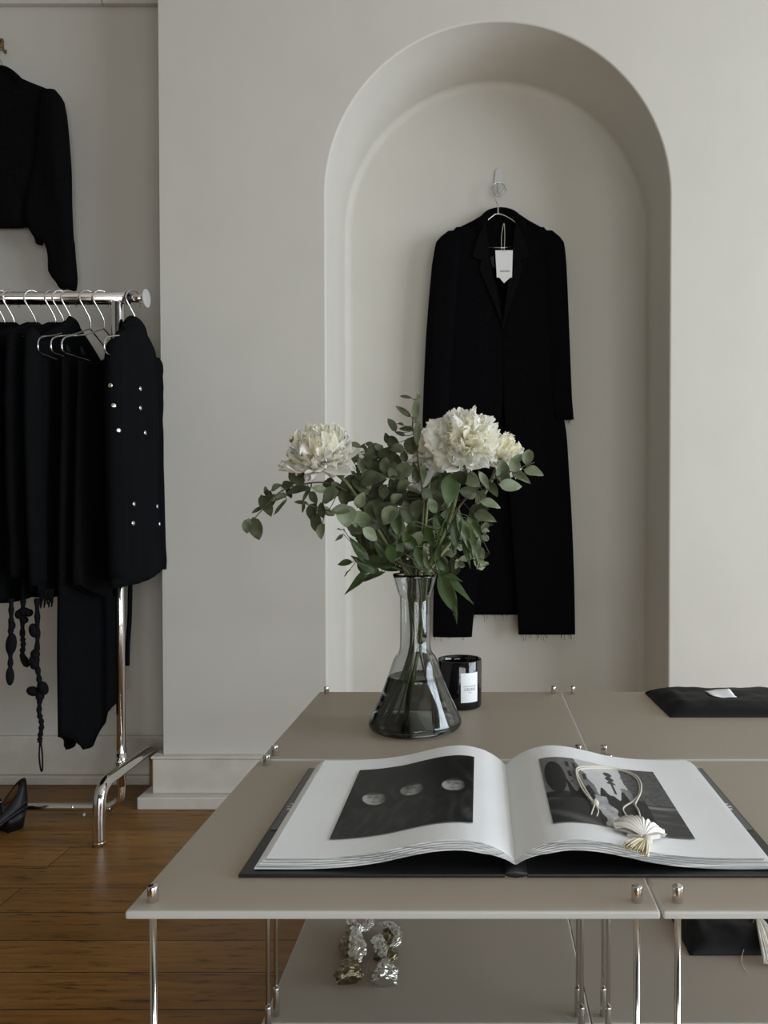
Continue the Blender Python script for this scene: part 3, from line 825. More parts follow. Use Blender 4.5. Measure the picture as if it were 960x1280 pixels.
branch('eucalyptus_branch', 'dense eucalyptus branch leaning left beneath the left peony',
       [(432, 575, 1.48), (445, 600, 1.48), (462, 630, 1.48), (482, 670, 1.475)],
       [(440, 612, 130, 40, 30, 0), (466, 600, -15, 34, 22, 0), (457, 573, -15, 28, 10, 0), (475, 562, 40, 20, 9), (443, 557, 200, 16, 9, 1), (430, 576, 100, 30, 18, 0), (372, 596, 60, 26, 20, 0), (421, 590, 200, 24, 15, 0), (413, 606, 30, 18, 14), (485, 568, -40, 28, 20), (490, 590, 20, 28, 22),
        (452, 582, 80, 20, 9), (464, 556, 10, 16, 7), (446, 590, 70, 22, 9), (478, 620, 80, 30, 24, 0), (470, 640, 70, 32, 26, 0), (458, 625, 30, 20, 12, 1), (486, 640, 90, 30, 22, 0), (480, 660, 60, 26, 22, 0), (470, 675, 120, 26, 16, 0)], 1.475, 'a', 0, E, .0026, extra=((440, 560, 500, 680), 34, (16, 30), (.5, .8)))
branch('eucalyptus_branch', 'tall upright eucalyptus sprig in the middle of the bouquet',
       [(520, 492, 1.46), (517, 512, 1.46), (516, 535, 1.46), (521, 560, 1.46), (524, 590, 1.465), (529, 620, 1.47), (527, 665, 1.475)],
       [(507, 496, 190, 16, 4, 0), (521, 496, -80, 14, 8, 1), (504, 514, 215, 24, 7, 0), (520, 513, 95, 30, 10, 1), (490, 531, 240, 20, 10, 0), (500, 530, 200, 9, 5), (508, 536, 180, 20, 6, 0), (500, 542, 200, 14, 5, 0), (492, 553, 240, 20, 14, 0), (515, 557, 100, 24, 18, 0), (522, 542, 95, 32, 9, 1),
        (520, 592, 75, 28, 9, 0), (528, 594, 85, 28, 9, 1), (503, 590, 160, 30, 20, 1), (517, 613, 200, 20, 9, 0), (534, 619, 40, 20, 15, 0), (504, 609, 150, 22, 17, 1), (511, 642, 70, 34, 16, 1), (522, 637, 100, 26, 18, 0), (541, 633, 60, 22, 12, 1), (488, 645, 130, 28, 22), (505, 570, 250, 16, 10, 0), (484, 548, 250, 16, 8, 0), (496, 562, 190, 20, 14, 0)], 1.45, 'g', -.006, E, .002)
branch('eucalyptus_branch', 'pale eucalyptus branch reaching right past the large peony',
       [(668, 578, 1.44), (650, 585, 1.44), (625, 595, 1.44), (600, 608, 1.45), (575, 632, 1.46), (550, 675, 1.47)],
       [(628, 588, 270, 30, 17, 1), (643, 581, 250, 20, 14, 1), (660, 571, 280, 22, 14, 1), (667, 590, 15, 26, 15, 1), (651, 596, 30, 26, 11, 1), (638, 607, 5, 30, 15, 1), (615, 611, 50, 22, 13, 0), (605, 601, 60, 28, 9, 1), (578, 594, 100, 26, 20, 0), (590, 600, 40, 24, 17, 1), (613, 630, 15, 28, 12, 1), (606, 646, 20, 28, 14, 1), (597, 640, 160, 28, 20, 0),
        (632, 597, 60, 18, 12), (648, 573, 300, 14, 10, 1), (585, 615, 190, 24, 16, 0), (600, 622, 120, 20, 12, 0)], 1.435, 'b', -.008, E, .0022)
branch('eucalyptus_branch', 'small-leaved eucalyptus sprig low at right, behind the drooping leaves',
       [(612, 657, 1.54), (596, 664, 1.54), (572, 680, 1.53), (548, 702, 1.50)],
       [(612, 657, -20, 10, 5, 1), (604, 663, 60, 12, 6, 1), (598, 676, 100, 12, 6)], 1.53, 'f', .014, ['euc_pale', 'euc'], .0014, extra=((545, 640, 608, 708), 40, (9, 18), (.5, .75)))
branch('eucalyptus_branch', 'dark eucalyptus branch deep in the centre of the bouquet, behind the stems',
       [(500, 575, 1.54), (502, 605, 1.54), (508, 640, 1.53), (515, 680, 1.51)], [], 1.535, 'd', .014, ['euc', 'euc'], .0022, extra=((455, 585, 570, 712), 80, (20, 34), (.5, .8)))
PLV = ['peony_leaf', 'euc_pale']
def pl(label, path, leaves, d, key, dz, extra=None):
    branch('peony_leaf_stem', label, path, leaves, d, key, dz, PLV, .0022, 'green_stem', extra, 'lance', 'long green leaves in the vase')
pl('long dark leaves spreading low to the left above the vase rim', [(452, 690, 1.46), (475, 704, 1.465), (500, 712, 1.47)],
   [(449, 688, 235, 44, 14, 0), (457, 706, 210, 44, 15, 0), (431, 704, 170, 20, 10, 0), (434, 716, 130, 12, 4, 0), (472, 702, 200, 40, 16, 0), (447, 726, 130, 50, 11, 0), (464, 721, 160, 36, 10, 0), (462, 676, 250, 30, 11, 0), (476, 686, 240, 40, 14, 0), (484, 708, 190, 40, 13, 0),
    (426, 662, 200, 10, 6, 0), (424, 672, 140, 14, 5, 0), (443, 668, 210, 16, 8, 0), (489, 690, 115, 34, 9, 0), (497, 692, 105, 28, 5, 1), (486, 690, 120, 20, 6, 1)], 1.455, 'c', -.004)
pl('broad glossy leaf and drooping blades below the large peony', [(566, 598, 1.44), (563, 630, 1.44), (552, 660, 1.45), (540, 695, 1.46)],
   [(562, 613, 95, 44, 25, 0, -.03), (570, 666, 97, 62, 14, 0, -.02), (581, 668, 70, 64, 13, 0, -.02), (590, 676, 74, 60, 11, 0, -.015), (597, 690, 95, 40, 9, 1, -.01), (583, 688, 80, 44, 9, 0, -.01), (594, 662, 60, 40, 12, 0), (543, 690, 85, 38, 12, 0), (533, 700, 80, 40, 8, 1), (505, 672, 200, 36, 15, 1), (520, 676, 120, 28, 18, 1), (538, 672, 70, 30, 14, 0)], 1.43, 'f', -.012, extra=((478, 655, 560, 708), 22, (22, 40), (.35, .55)))
pl('long green leaves drooping to the right over the vase rim', [(548, 717, 1.44), (541, 712, 1.45), (536, 706, 1.46)],
   [(560, 743, 68, 60, 20, 0, -.02), (572, 735, 42, 56, 12, 0, -.02), (569, 760, 88, 42, 8, 0, -.015), (566, 722, 20, 26, 9, 0, -.02)], 1.43, 'd', -.016)

def petal(mb, c, ax, nrm, L_, W_, cup, ruff, seed, mi=0, nu=8, nv=7, curl=0.0):
    ax = ax.normalized(); nrm = (nrm - ax * nrm.dot(ax)).normalized(); sd = ax.cross(nrm)
    def P(u, v):
        s_ = (u - .5) * 2
        wv = (math.sin(PI * (.06 + .80 * v ** .85)) ** .8) * W_ * .5
        e = v ** 3
        rz = ruff * L_ * e * (nz(s_ * 2.6 + seed, v * 2, seed * 1.7) * 1.4 + .5 * nz(s_ * 7 + seed, 3.1, v * 3))
        edge = 1 - .12 * abs(s_) ** 2 * v + .10 * nz(s_ * 5 + seed, 9.1, seed) * e - .10 * (1 - abs(s_)) ** 6 * e
        return c + ax * (L_ * v * edge) + sd * (s_ * wv) + nrm * (cup * W_ * (s_ * s_ * .55 * math.sin(PI * min(1, v + .15))) + cup * L_ * (-.9 * v + 1.0 * v * v) * .8 + rz - curl * L_ * v ** 4)
    mb.grid(P, nu, nv, mi)
def peony(label, c, facing, R_, path, key, dz, guards, seed, ninner=110, gsize=1.15, gopen=.2):
    rg = random.Random(seed)
    full = [c - facing * R_ * .35] + [U(*p) for p in path] + [U(*p) for p in in_vase(key, dz)]
    sp_ = spline(full, 7)
    root = thing('peony', label, 'flower', sp_[-1], 'white peonies in the vase')
    MB().tube(sp_, .0034, 10).build('stem', M['green_stem'], root)
    f = facing.normalized(); e1 = f.orthogonal().normalized(); e2 = f.cross(e1)
    base = c - f * R_ * .30
    sep = MB()
    for k in range(5):
        th = 2 * PI * k / 5 + seed; o_ = e1 * math.cos(th) + e2 * math.sin(th)
        petal(sep, base - f * .004, (o_ + f * .25), f, R_ * .55, R_ * .4, .2, .05, seed + k, nu=4, nv=4)
    sep.build('sepals', M['peony_leaf'], root)
    for k in range(guards):
        th = 2 * PI * k / guards + rg.uniform(-.2, .2) + seed; o_ = e1 * math.cos(th) + e2 * math.sin(th)
        g = MB(); petal(g, base - f * .002, o_ + f * (gopen + rg.uniform(-.2, .25)), f, R_ * rg.uniform(.95, 1.15) * gsize, R_ * rg.uniform(.95, 1.25), rg.uniform(.25, .45), .11, seed * 3 + k, nu=14, nv=12, curl=rg.uniform(-.1, .2))
        g.build('guard_petal', M['petal'], root)
    inn = MB()
    for k in range(ninner):
        t = (k + .5) / ninner
        el = math.acos(1 - 1.18 * t)
        th = k * 2.39996 + rg.uniform(-.35, .35)
        o_ = f * math.cos(el) + (e1 * math.cos(th) + e2 * math.sin(th)) * math.sin(el)
        big = rg.random() < .3
        ln = R_ * rg.uniform(.88, 1.18) * (.95 + .14 * math.cos(el)) * (.92 if big else 1)
        # inner faces look towards the axis, so petals nest around the heart
        side_ = (f - o_ * f.dot(o_)) + Vector((rg.uniform(-.5, .5), rg.uniform(-.5, .5), rg.uniform(-.5, .5))) * (.5 if t > .12 else 2)
        petal(inn, base + f * R_ * .10, o_, side_, ln, R_ * (rg.uniform(.55, .8) if big else rg.uniform(.26, .48)), rg.uniform(.35, .6) if big else rg.uniform(.1, .4), .15 if big else .22, seed * 7 + k,
              mi=1 if (t < .30 and rg.random() < .75) or rg.random() < .08 else 0, nu=10, nv=9, curl=rg.uniform(-.25, .1))
    inn.build('inner_petals', [M['petal'], M['petal_core']], root)
    return root
peony('cream white peony at the left of the bouquet, away from the others', U(400, 568, 1.43), Vector((-.10, -.50, .82)).normalized(), .060,
      [(432, 602, 1.45), (462, 645, 1.46), (490, 690, 1.46)], 'a', -.006, 8, 3, 84, 1.28, .2)
peony('large cream white peony facing the viewer, in front of the black coat', U(580, 551, 1.42), Vector((.05, -.9, .42)).normalized(), .060,
      [(576, 592, 1.45), (565, 640, 1.46), (545, 690, 1.46)], 'b', .004, 9, 5, 92, 1.18, .35)
peony('white peony half hidden behind the left side of the large peony', U(538, 563, 1.50), Vector((-.30, -.45, .8)).normalized(), .048,
      [(536, 605, 1.50), (532, 650, 1.49), (528, 690, 1.47)], 'g', .010, 9, 11, 60, 1.5, -.2)
peony('smaller white peony peeking out at the right of the large peony', U(627, 568, 1.50), Vector((.35, -.55, .7)).normalized(), .043,
      [(612, 605, 1.51), (585, 650, 1.50), (550, 695, 1.475)], 'f', .006, 8, 17, 60, 1.2, 0)

# ================================================================ CLOTHES IN FRONT VIEW
def slab(rows, d, t, amp=.006, seed=0, n=28, top_t=.5, fold=14):
    """rows: (px_left, px_right, py) -> closed soft slab facing the camera, thickness t"""
    rings = []
    ys = [r[2] for r in rows]
    L_ = [(r[2], r[0]) for r in rows]; R_ = [(r[2], r[1]) for r in rows]
    k = max(12, int((ys[-1] - ys[0]) / 7))
    for i in range(k + 1):
        py = ys[0] + (ys[-1] - ys[0]) * i / k
        a, b = U(sinterp(L_, py), py, d), U(sinterp(R_, py), py, d)
        c, hw = (a + b) / 2, (b - a).x / 2
        tt = t * (.35 + .65 * min(1, i / 4)); ring = []
        for j in range(n):
            th = 2 * PI * j / n; cs, sn = math.cos(th), math.sin(th)
            x = c.x + hw * math.copysign(abs(cs) ** .8, cs)
            f = amp * nz(x * fold + seed, seed * 1.3, c.z * 2.2) + amp * .5 * nz(x * fold * 2.4, seed, c.z * 5)
            ring.append(Vector((x, d + tt * .5 * math.copysign(abs(sn) ** .7, sn) + (f if sn < 0 else 0) * abs(sn), c.z)))
        rings.append(ring)
    return MB().loft(rings)
def fray(pts, d, n, ln, seed, r=.0006):
    rg = random.Random(seed); mb = MB()
    for _ in range(n):
        k = rg.uniform(0, len(pts) - 1.001); i = int(k); p = U(*[pts[i][q] + (pts[i + 1][q] - pts[i][q]) * (k - i) for q in (0, 1)], d + rg.uniform(-.01, .01))
        l = ln * rg.uniform(.3, 1.2); sx = rg.uniform(-.5, .5) * l
        mb.tube(spline([p + Vector((0, 0, .004)), p + Vector((sx * .7, 0, -l * .5)), p + Vector((sx * .4, 0, -l))], 3), r, 4)
    return mb
CD = 2.80
coat = thing('tailored_coat', 'long black tailored coat with frayed hem and white tag hanging inside the arched niche', 'coat', U(625, 790, CD))
slab([(604, 650, 268), (584, 668, 279), (560, 690, 292), (552, 698, 312), (551, 697, 350), (556, 694, 420), (552, 700, 500), (550, 708, 540), (548, 712, 600), (545, 716, 700), (543, 717, 768)], 2.822, .026, .004, 1).build('back_panel', M['black_wool'], coat)
slab([(570, 606, 284), (556, 610, 300), (553, 617, 340), (553, 629, 400), (551, 630, 430), (549, 628, 500), (546, 617, 600), (543, 602, 700), (541, 590, 796)], 2.786, .022, .007, 4).build('front_panel', M['black_wool'], coat)
slab([(646, 680, 284), (643, 694, 300), (636, 698, 340), (628, 698, 400), (627, 698, 430), (629, 703, 500), (635, 712, 600), (642, 717, 700), (648, 719, 793)], 2.784, .022, .007, 6).build('front_panel', M['black_wool'], coat)
slab([(560, 574, 289), (546, 577, 300), (540, 574, 330), (534, 570, 400), (531, 566, 450), (529, 563, 500), (528, 560, 534)], 2.79, .055, .008, 8).build('sleeve', M['black_wool'], coat)
slab([(676, 691, 289), (673, 704, 300), (678, 708, 330), (682, 711, 400), (685, 713, 450), (687, 715, 500), (690, 717, 524)], 2.79, .055, .008, 9).build('sleeve', M['black_wool'], coat)
def wedge(pts, d, t): return MB().prism([U(x, y, d) for x, y in pts], (0, -t, 0))
bevel(wedge([(607, 277), (596, 300), (590, 322), (602, 326), (599, 336), (631, 413), (626, 392), (616, 345), (611, 312)], 2.774, .005).build('lapel', M['black_cloth'], coat), .002)
bevel(wedge([(645, 277), (656, 300), (662, 322), (650, 326), (653, 336), (628, 413), (630, 392), (636, 345), (640, 312)], 2.774, .005).build('lapel', M['black_cloth'], coat), .002)
MB().tube(spline([U(600, 290, 2.783), U(603, 277, 2.795), U(612, 267, 2.815), U(626, 263.5, 2.825), U(640, 267, 2.815), U(650, 277, 2.795), U(654, 290, 2.783)], 6), .016, 12, flat=.5).build('collar', M['black_wool'], coat)
tg = MB()
tg.prism([U(x, y, 2.766) for x, y in ((619, 313), (641, 313), (640, 347), (621, 347))], (0, -.0012, 0))
tgo = tg.build('swing_tag', M['card'], coat); tgo['label'] = 'white card swing tag on a string'
MB().prism([U(x, y, 2.768) for x, y in ((622, 330), (639, 330), (638, 347), (630, 354), (624, 347))], (0, -.0012, 0)).build('second_card', M['card'], tgo)
MB().tube(spline([U(627, 315, 2.764), U(627, 295, 2.768), U(630, 279, 2.78), U(631, 295, 2.768), U(630, 315, 2.764)], 5), .0009, 6).build('string', M['cord'], tgo)
pm = MB(); xx = 625.2
for wd_ in (1.6, 1.0, 1.2, .7, .6, 1.1, 1.2, 1.2):
    pm.prism([U(a, b, 2.7643) for a, b in ((xx, 338), (xx + wd_, 338), (xx + wd_, 340), (xx, 340))], (0, -.0002, 0)); xx += wd_ + .45
pm.build('printed_mark', M['pale_ink'], tgo)
MB().prism([U(x, y, 2.80) for x, y in ((611, 323), (617, 320), (619, 335), (616, 334))], (0, -.003, 0)).build('neck_label', mat('navy_label', (.03, .035, .055), .7), coat)
fr_ = fray([(648, 793), (719, 792)], 2.784, 18, .022, 4); fr_.v += []; fr_.build('frayed_hem', M['black_wool'], coat)
fray([(592, 769), (648, 768)], 2.815, 9, .02, 5).build('frayed_hem', M['black_wool'], coat)
fray([(543, 796), (590, 796)], 2.786, 5, .016, 6).build('frayed_hem', M['black_wool'], coat)
fray([(707, 523), (717, 522)], 2.79, 16, .022, 8).build('frayed_cuff', M['black_wool'], coat)
fray([(529, 533), (560, 533)], 2.79, 12, .02, 9).build('frayed_cuff', M['black_wool'], coat)

# hook and hanger for the coat
hk = thing('wall_hook', 'clear adhesive hook stuck on the niche wall above the coat', 'hook', U(622, 232, YB))
bevel(MB().prism([U(x, y, YB - .001) for x, y in ((619, 214), (622, 211), (626, 211), (628, 214), (630, 240), (627, 246), (620, 246), (617, 240))], (0, -.006, 0)).build('plate', M['clear_plastic'], hk), .002)
MB().tube(spline([U(623, 230, YB - .006), U(624, 240, YB - .024), U(627, 242, YB - .03), U(631, 236, YB - .03), U(632, 232, YB - .028)], 5), .0035, 10).build('prong', M['clear_plastic'], hk)
hgD = 2.803
hgr = thing('wire_hanger', 'wire hanger holding the black coat on the clear niche hook', 'hanger', U(622, 268, hgD))
hp = spline([U(622.5, 269, hgD), U(622.5, 258, hgD), U(619, 250, hgD), U(615, 243, hgD + .006), U(614, 235, hgD + .012), U(619, 229, hgD + .018), U(627, 229, hgD + .022), U(632, 236, hgD + .022), U(632.5, 239, hgD + .022)], 6)
MB().tube(hp, .0024, 8).build('hook', M['wire'], hgr)
MB().tube(spline([U(562, 308, hgD), U(590, 292, hgD), U(613, 272.5, hgD - .004), U(622.5, 267.5, hgD - .006), U(637, 273, hgD - .004), U(665, 293, hgD), U(692, 310, hgD)], 6), .0024, 8).build('shoulder_wire', M['wire'], hgr)
MB().tube([U(606, 310, 2.80), U(646, 309.5, 2.80)], .0024, 8).build('trouser_bar', M['wire'], hgr)

# cropped black jacket on the alcove wall
JD = 2.625
jk = thing('cropped_jacket', 'cropped black jacket hung on the alcove wall above the rack', 'jacket', U(2, 285, JD))
slab([(-16, 12, 90), (-38, 40, 104), (-60, 62, 113), (-66, 68, 130), (-56, 60, 180), (-46, 48, 230), (-40, 40, 262), (-36, 36, 282)], JD + .005, .055, .012, 12, fold=9).build('body', M['black_cloth'], jk)
for s in (1, -1):
    def mx(rows): return [(a, b, c) if s > 0 else (4 - b, 4 - a, c) for a, b, c in rows]
    slab(mx([(52, 70, 113), (52, 79, 124), (50, 84, 160), (44, 88, 210), (34, 89, 255), (34, 90, 280), (44, 91, 298), (56, 92, 303), (61, 93, 320), (62, 95, 342), (70, 95, 352), (76, 93, 361)]), JD - .012, .06, .012, 14 + s, fold=9).build('sleeve', M['black_cloth'], jk)
    slab(mx([(34, 60, 278), (41, 58, 292), (46, 52, 305)]), JD - .004, .03, .006, 15).build('dolman_fold', M['black_cloth'], jk)
MB().tube(spline([U(-22, 104, JD - .01), U(-10, 92, JD + .006), U(2, 89, JD + .012), U(14, 94, JD + .004), U(26, 105, JD - .01)], 5), .018, 10, flat=.6).build('collar', M['black_cloth'], jk)
jh = thing('wire_hanger', 'thin wire hanger loop above the cropped jacket', 'hanger', U(2, 92, JD))
MB().tube(spline([U(2, 94, JD + .01), U(2, 80, JD + .02), U(-2, 70, JD + .035), U(-1, 62, JD + .04), U(4, 62, JD + .04), U(6, 67, JD + .04)], 5), .0022, 8).build('hook', M['wire'], jh)
MB().tube(spline([U(-55, 116, JD), U(-25, 105, JD + .004), U(2, 94, JD + .008), U(30, 106, JD + .004), U(58, 117, JD)], 5), .0022, 8).build('shoulder_wire', M['wire'], jh)
bh = thing('wall_hook', 'small brass hook on the alcove wall at the left edge', 'hook', U(1, 58, YA))
MB().ball(U(1, 56, YA - .004), .014, 14, 8, sc=(.8, .4, 1.4)).build('plate', M['brass'], bh)
MB().tube(spline([U(1, 52, YA - .006), U(3, 58, YA - .035), U(5, 64, YA - .045), U(7, 66, YA - .05), U(7.5, 62, YA - .055)], 5), .0035, 8).build('prong', M['brass'], bh)
MB().tube(spline([U(1, 60, YA - .006), U(0, 50, YA - .02), U(3, 49, YA - .04), U(4, 52, YA - .045)], 5), .003, 8).build('upper_prong', M['brass'], bh)

# ================================================================ CLOTHES RACK
RD = 2.367
zr_ = U(100, 373, RD).z
rx = lambda px: (px - PPX) / F * RD
rk = thing('clothes_rack', 'chrome clothes rail on tubular feet standing in the alcove', 'clothes rack', (rx(149), RD, 0))
MB().tube([(-2.30, RD, zr_), (rx(162), RD, zr_)], .0185, 24).build('rail', M['chrome'], rk)
MB().tube([(rx(162), RD, zr_), (rx(184), RD, zr_)], .0125, 20).build('rail_extension', M['chrome'], rk)
bevel(MB().tube([(rx(161), RD, zr_), (rx(163), RD, zr_)], .0192, 24).build('collar', M['black_leather'], rk), .0008)
bevel(MB().tube([(rx(183.5), RD, zr_), (rx(186), RD, zr_)], .027, 28).build('end_cap', mat('grey_plastic', (.45, .44, .41), .35), rk), .0015)
def upright(px_post, foot_dx):
    X = rx(px_post)
    bot = U(px_post, 1012, RD).z
    MB().tube(spline([(X, RD, zr_ - .012), (X, RD, zr_ - .03), (X, RD, zr_ - .20), (X, RD, 1.0)], 4), [.019] * 4 + [.0185] * 4 + [.0155] * 5, 18).build('upper_post', M['chrome'], rk)
    MB().tube([(X, RD, 1.05), (X, RD, .10)], .0128, 18).build('post', M['chrome'], rk)
    MB().ball((X + .003, RD - .02, .178), .011, 14, 8).build('knob', M['chrome'], rk)
    MB().tube([(X, RD, .15), (X, RD, .20)], .0155, 16).build('clamp', M['chrome'], rk)
    fx = X + foot_dx; zt = .163
    foot = spline([(fx, RD - .187, .008), (fx, RD - .187, .09), (fx, RD - .178, .135), (fx, RD - .150, .158), (fx, RD - .10, zt), (fx, RD + .10, zt), (fx, RD + .150, .158), (fx, RD + .180, .135), (fx, RD + .188, .09), (fx, RD + .188, .008)], 6)
    MB().tube(foot, .0165, 18).build('foot_frame', M['chrome'], rk)
    for yy in (-.187, .188):
        MB().lathe([(0, 0), (.0168, 0), (.0168, .010), (.0166, .012), (0, .012)], (fx, RD + yy, 0), 20).build('rubber_foot', M['black_leather'] if yy > 9 else M['chrome'], rk)
    return X
X1 = upright(149, .022)
zb_ = .036
MB().tube(spline([(X1, RD, .14), (X1, RD, .10), (X1 - .008, RD, .058), (X1 - .045, RD, zb_), (X1 - .10, RD, zb_), (-1.9, RD, zb_), (-2.2, RD, zb_)], 6), .0118, 16).build('tie_bar', M['chrome'], rk)
MB().tube([(rx(88), RD, zb_), (rx(90), RD, zb_)], .0128, 16).build('tie_bar_joint', M['chrome'], rk)
X0 = rx(-370)
for (nm, a, b, r_) in (('upper_post', zr_ - .01, 1.0, .0155), ('post', 1.05, .02, .0128)):
    MB().tube([(X0, RD, a), (X0, RD, b)], r_, 18).build(nm, M['chrome'], rk)
fx = X0 - .022
MB().tube(spline([(fx, RD - .187, .0), (fx, RD - .187, .09), (fx, RD - .150, .158), (fx, RD + .150, .158), (fx, RD + .188, .09), (fx, RD + .188, .0)], 6), .0165, 18).build('foot_frame', M['chrome'], rk)

HN = zr_ - .088       # neck of a hanger below the rail
def make_hanger():
    h = thing('metal_hanger', '', 'hanger', (0, 0, 0))
    R_ = .0215
    hook = [(-.002, .0, HN - .002), (-.002, 0, HN + .020), (.010, 0, HN + .042)]
    hook = [Vector((0, 0, HN - .002)), Vector((0, 0, HN + .022)), Vector((-.006, 0, zr_ - .040)), Vector((-.014, 0, zr_ - .018))]
    # hook crosses the rail from front to back (in the y-z plane, slightly twisted)
    hk_ = [Vector((0, 0, HN - .004)), Vector((0, 0, HN + .024)), Vector((-.008, -.010, zr_ - .038)), Vector((-.018, -.0215, zr_ - .012)), Vector((-.020, -.0215, zr_ + .004)), Vector((-.014, -.012, zr_ + .0185)), Vector((-.006, 0, zr_ + .0222)), Vector((.002, .012, zr_ + .0185)), Vector((.006, .0215, zr_ + .004)), Vector((.006, .022, zr_ - .010)), Vector((.004, .020, zr_ - .020))]
    MB().tube(spline(hk_, 6), .0024, 8).build('hook', M['wire'], h)
    ar = [(0, 0, HN), (0, -.10, HN - .040), (0, -.185, HN - .064), (0, -.212, HN - .078), (0, -.218, HN - .098), (0, -.205, HN - .112), (0, -.16, HN - .112), (0, 0, HN - .110), (0, .16, HN - .112), (0, .205, HN - .112), (0, .218, HN - .098), (0, .212, HN - .078), (0, .185, HN - .064), (0, .10, HN - .040)]
    MB().tube(spline([Vector(p) for p in ar + ar[:1]], 6), .0023, 8).build('frame', M['wire'], h)
    return h
hangers = [
    (8, 0, 'wire hanger on the rail, leftmost hook in the frame'),
    (20, 4, 'wire hanger on the rail, second hook from the left frame edge'),
    (47, -5, 'wire hanger on the rail carrying the third garment from the left'),
    (72, 3, 'wire hanger on the rail carrying the garment with knitted cords'),
    (82, -4, 'wire hanger on the rail between the corded and the fringed garments'),
    (92, 5, 'wire hanger on the rail carrying the fringed black garment'),
    (115, 0, 'bare-shouldered wire hanger on the rail carrying the long black dress'),
    (132, -3, 'bare-shouldered wire hanger on the rail just left of the chrome post'),
    (172, 2, 'wire hanger right of the chrome post, carrying the snap-button jacket')]
h0 = make_hanger()
for i, (px, rz, lab_) in enumerate(hangers):
    h = h0 if i == 0 else copy_tree(h0)
    h.location = (rx(px), RD, 0); h.rotation_euler = (0, 0, math.radians(rz)); tag(h, lab_, 'hanger', 'wire hangers on the rail')

def hung(X, top, wtab, ttab, hem, seed, drop=.07, amp=.010, n=64, k=34, neck=.03):
    """a garment on a hanger, spread along y: wtab/ttab give half width / half thickness from top (0) to hem (1)"""
    rings = []
    for i in range(k + 1):
        s_ = i / k; ring = []
        for j in range(n):
            th = 2 * PI * j / n; cs, sn = math.cos(th), math.sin(th)
            yy = sinterp(wtab, s_) * math.copysign(abs(cs) ** .85, cs)
            q = abs(yy) / .21
            zt_ = top - drop * max(0, (abs(yy) - neck) / .18) ** 1.15 + .012 * max(0, 1 - abs(yy) / .06)
            zz_ = zt_ + (hem(yy) - zt_) * s_
            f = 1 + (amp / .02) * .8 * nz(yy * 20 + seed, seed * 2.1, zz_ * 1.5) * min(1, s_ * 3) + (amp / .02) * .35 * nz(yy * 48, seed, zz_ * 3) * min(1, s_ * 3)
            x = X + sinterp(ttab, s_) * math.copysign(abs(sn) ** .8, sn) * min(1.6, max(.25, f)) + .012 * nz(7.7, yy * 5, zz_ * 2) * s_
            ring.append(Vector((x, RD + yy, zz_)))
        rings.append(ring)
    return MB().loft(rings, cap=False)
def sleeve_on(X, side, z0, z1, r0, r1, seed, dx=0.0):
    pts = [(X, RD + side * .185, z0), (X + dx * .3, RD + side * .205, z0 - .06), (X + dx * .7, RD + side * .212, (z0 + z1) / 2), (X + dx, RD + side * .200, z1)]
    p = spline([Vector(q) for q in pts], 8); k = len(p); rr = [r0 + (r1 - r0) * i / (k - 1) for i in range(k)]
    rr = [r * (.6 + .4 * min(1, i / 4)) * (1 + .12 * nz(seed, i * .45, 0)) for i, r in enumerate(rr)]
    t_ = MB().tube(p, rr, 16)
    for v in t_.v: v.x = X + (v.x - X) * .42
    return t_
GT = HN + .006
GRP = 'black garments on the rail'
def garment(px, name, label, cat, wtab, ttab, hem, seed, m_='black_cloth', sleeves=None, top=GT, drop=.07, amp=.010):
    X = rx(px)
    g = thing(name, label, cat, (X, RD, hem(0)), GRP)
    solid(hung(X, top, wtab, ttab, hem, seed, drop, amp).build('body', M[m_], g), .003)
    if sleeves:
        for sd in (-1, 1):
            sleeve_on(X, sd, top - .072, sleeves[0], sleeves[1], sleeves[2], seed + sd, sleeves[3] if len(sleeves) > 3 else 0).build('sleeve', M[m_], g)
    return g, X
SH = [(0, .205), (.08, .205), (.3, .19), (1, .195)]
TH = [(0, .005), (.05, .009), (.2, .011), (.6, .012), (1, .013)]
garment(8, 'jacket', 'black garment on the rail furthest left, cut by the frame', 'garment', SH, TH, lambda y: .68 + .01 * math.sin(y * 30), 31, sleeves=(.80, .045, .036))
garment(20, 'jacket', 'black garment with round shoulders on the rail, second from left', 'garment', SH, [(0, .005), (.05, .010), (.2, .012), (1, .014)], lambda y: .67 + .008 * math.sin(y * 26 + 1), 33, 'black_wool', sleeves=(.78, .046, .036))
garment(47, 'jacket', 'dark black garment hanging third from left on the rail', 'garment', SH, [(0, .008), (.05, .018), (.2, .024), (1, .026)], lambda y: .672 + .006 * math.sin(y * 22 + 2), 35, 'black_denim', sleeves=(.76, .045, .036))
g4, X4 = garment(72, 'cardigan', 'black garment trailing knitted cords with a heart and flowers towards the floor', 'garment', SH, TH, lambda y: .675 + .006 * math.sin(y * 28), 37, 'black_cloth', sleeves=(.74, .044, .036))
garment(82, 'jacket', 'black garment squeezed between the corded and the fringed ones', 'garment', SH, TH, lambda y: .70 + .006 * math.sin(y * 24 + 2), 39, 'black_wool')
g6, X6 = garment(92, 'jacket', 'black pointed-collar garment with a fringe at its hem', 'garment', [(0, .19), (.1, .20), (.4, .195), (1, .20)], [(0, .005), (.05, .009), (.2, .012), (1, .015)], lambda y: .685 + .012 * math.sin(y * 20), 41, 'black_denim', sleeves=(.72, .040, .038, .012), top=GT + .004, drop=.095)
cl = MB(); cl.tube(spline([(X6, RD - .045, GT - .018), (X6 + .006, RD - .02, GT + .012), (X6, RD, GT + .018), (X6 + .004, RD + .02, GT + .010), (X6, RD + .05, GT - .02)], 5), .012, 10, flat=.6); cl.build('collar', M['black_denim'], g6)
fg = MB(); rg = random.Random(8)
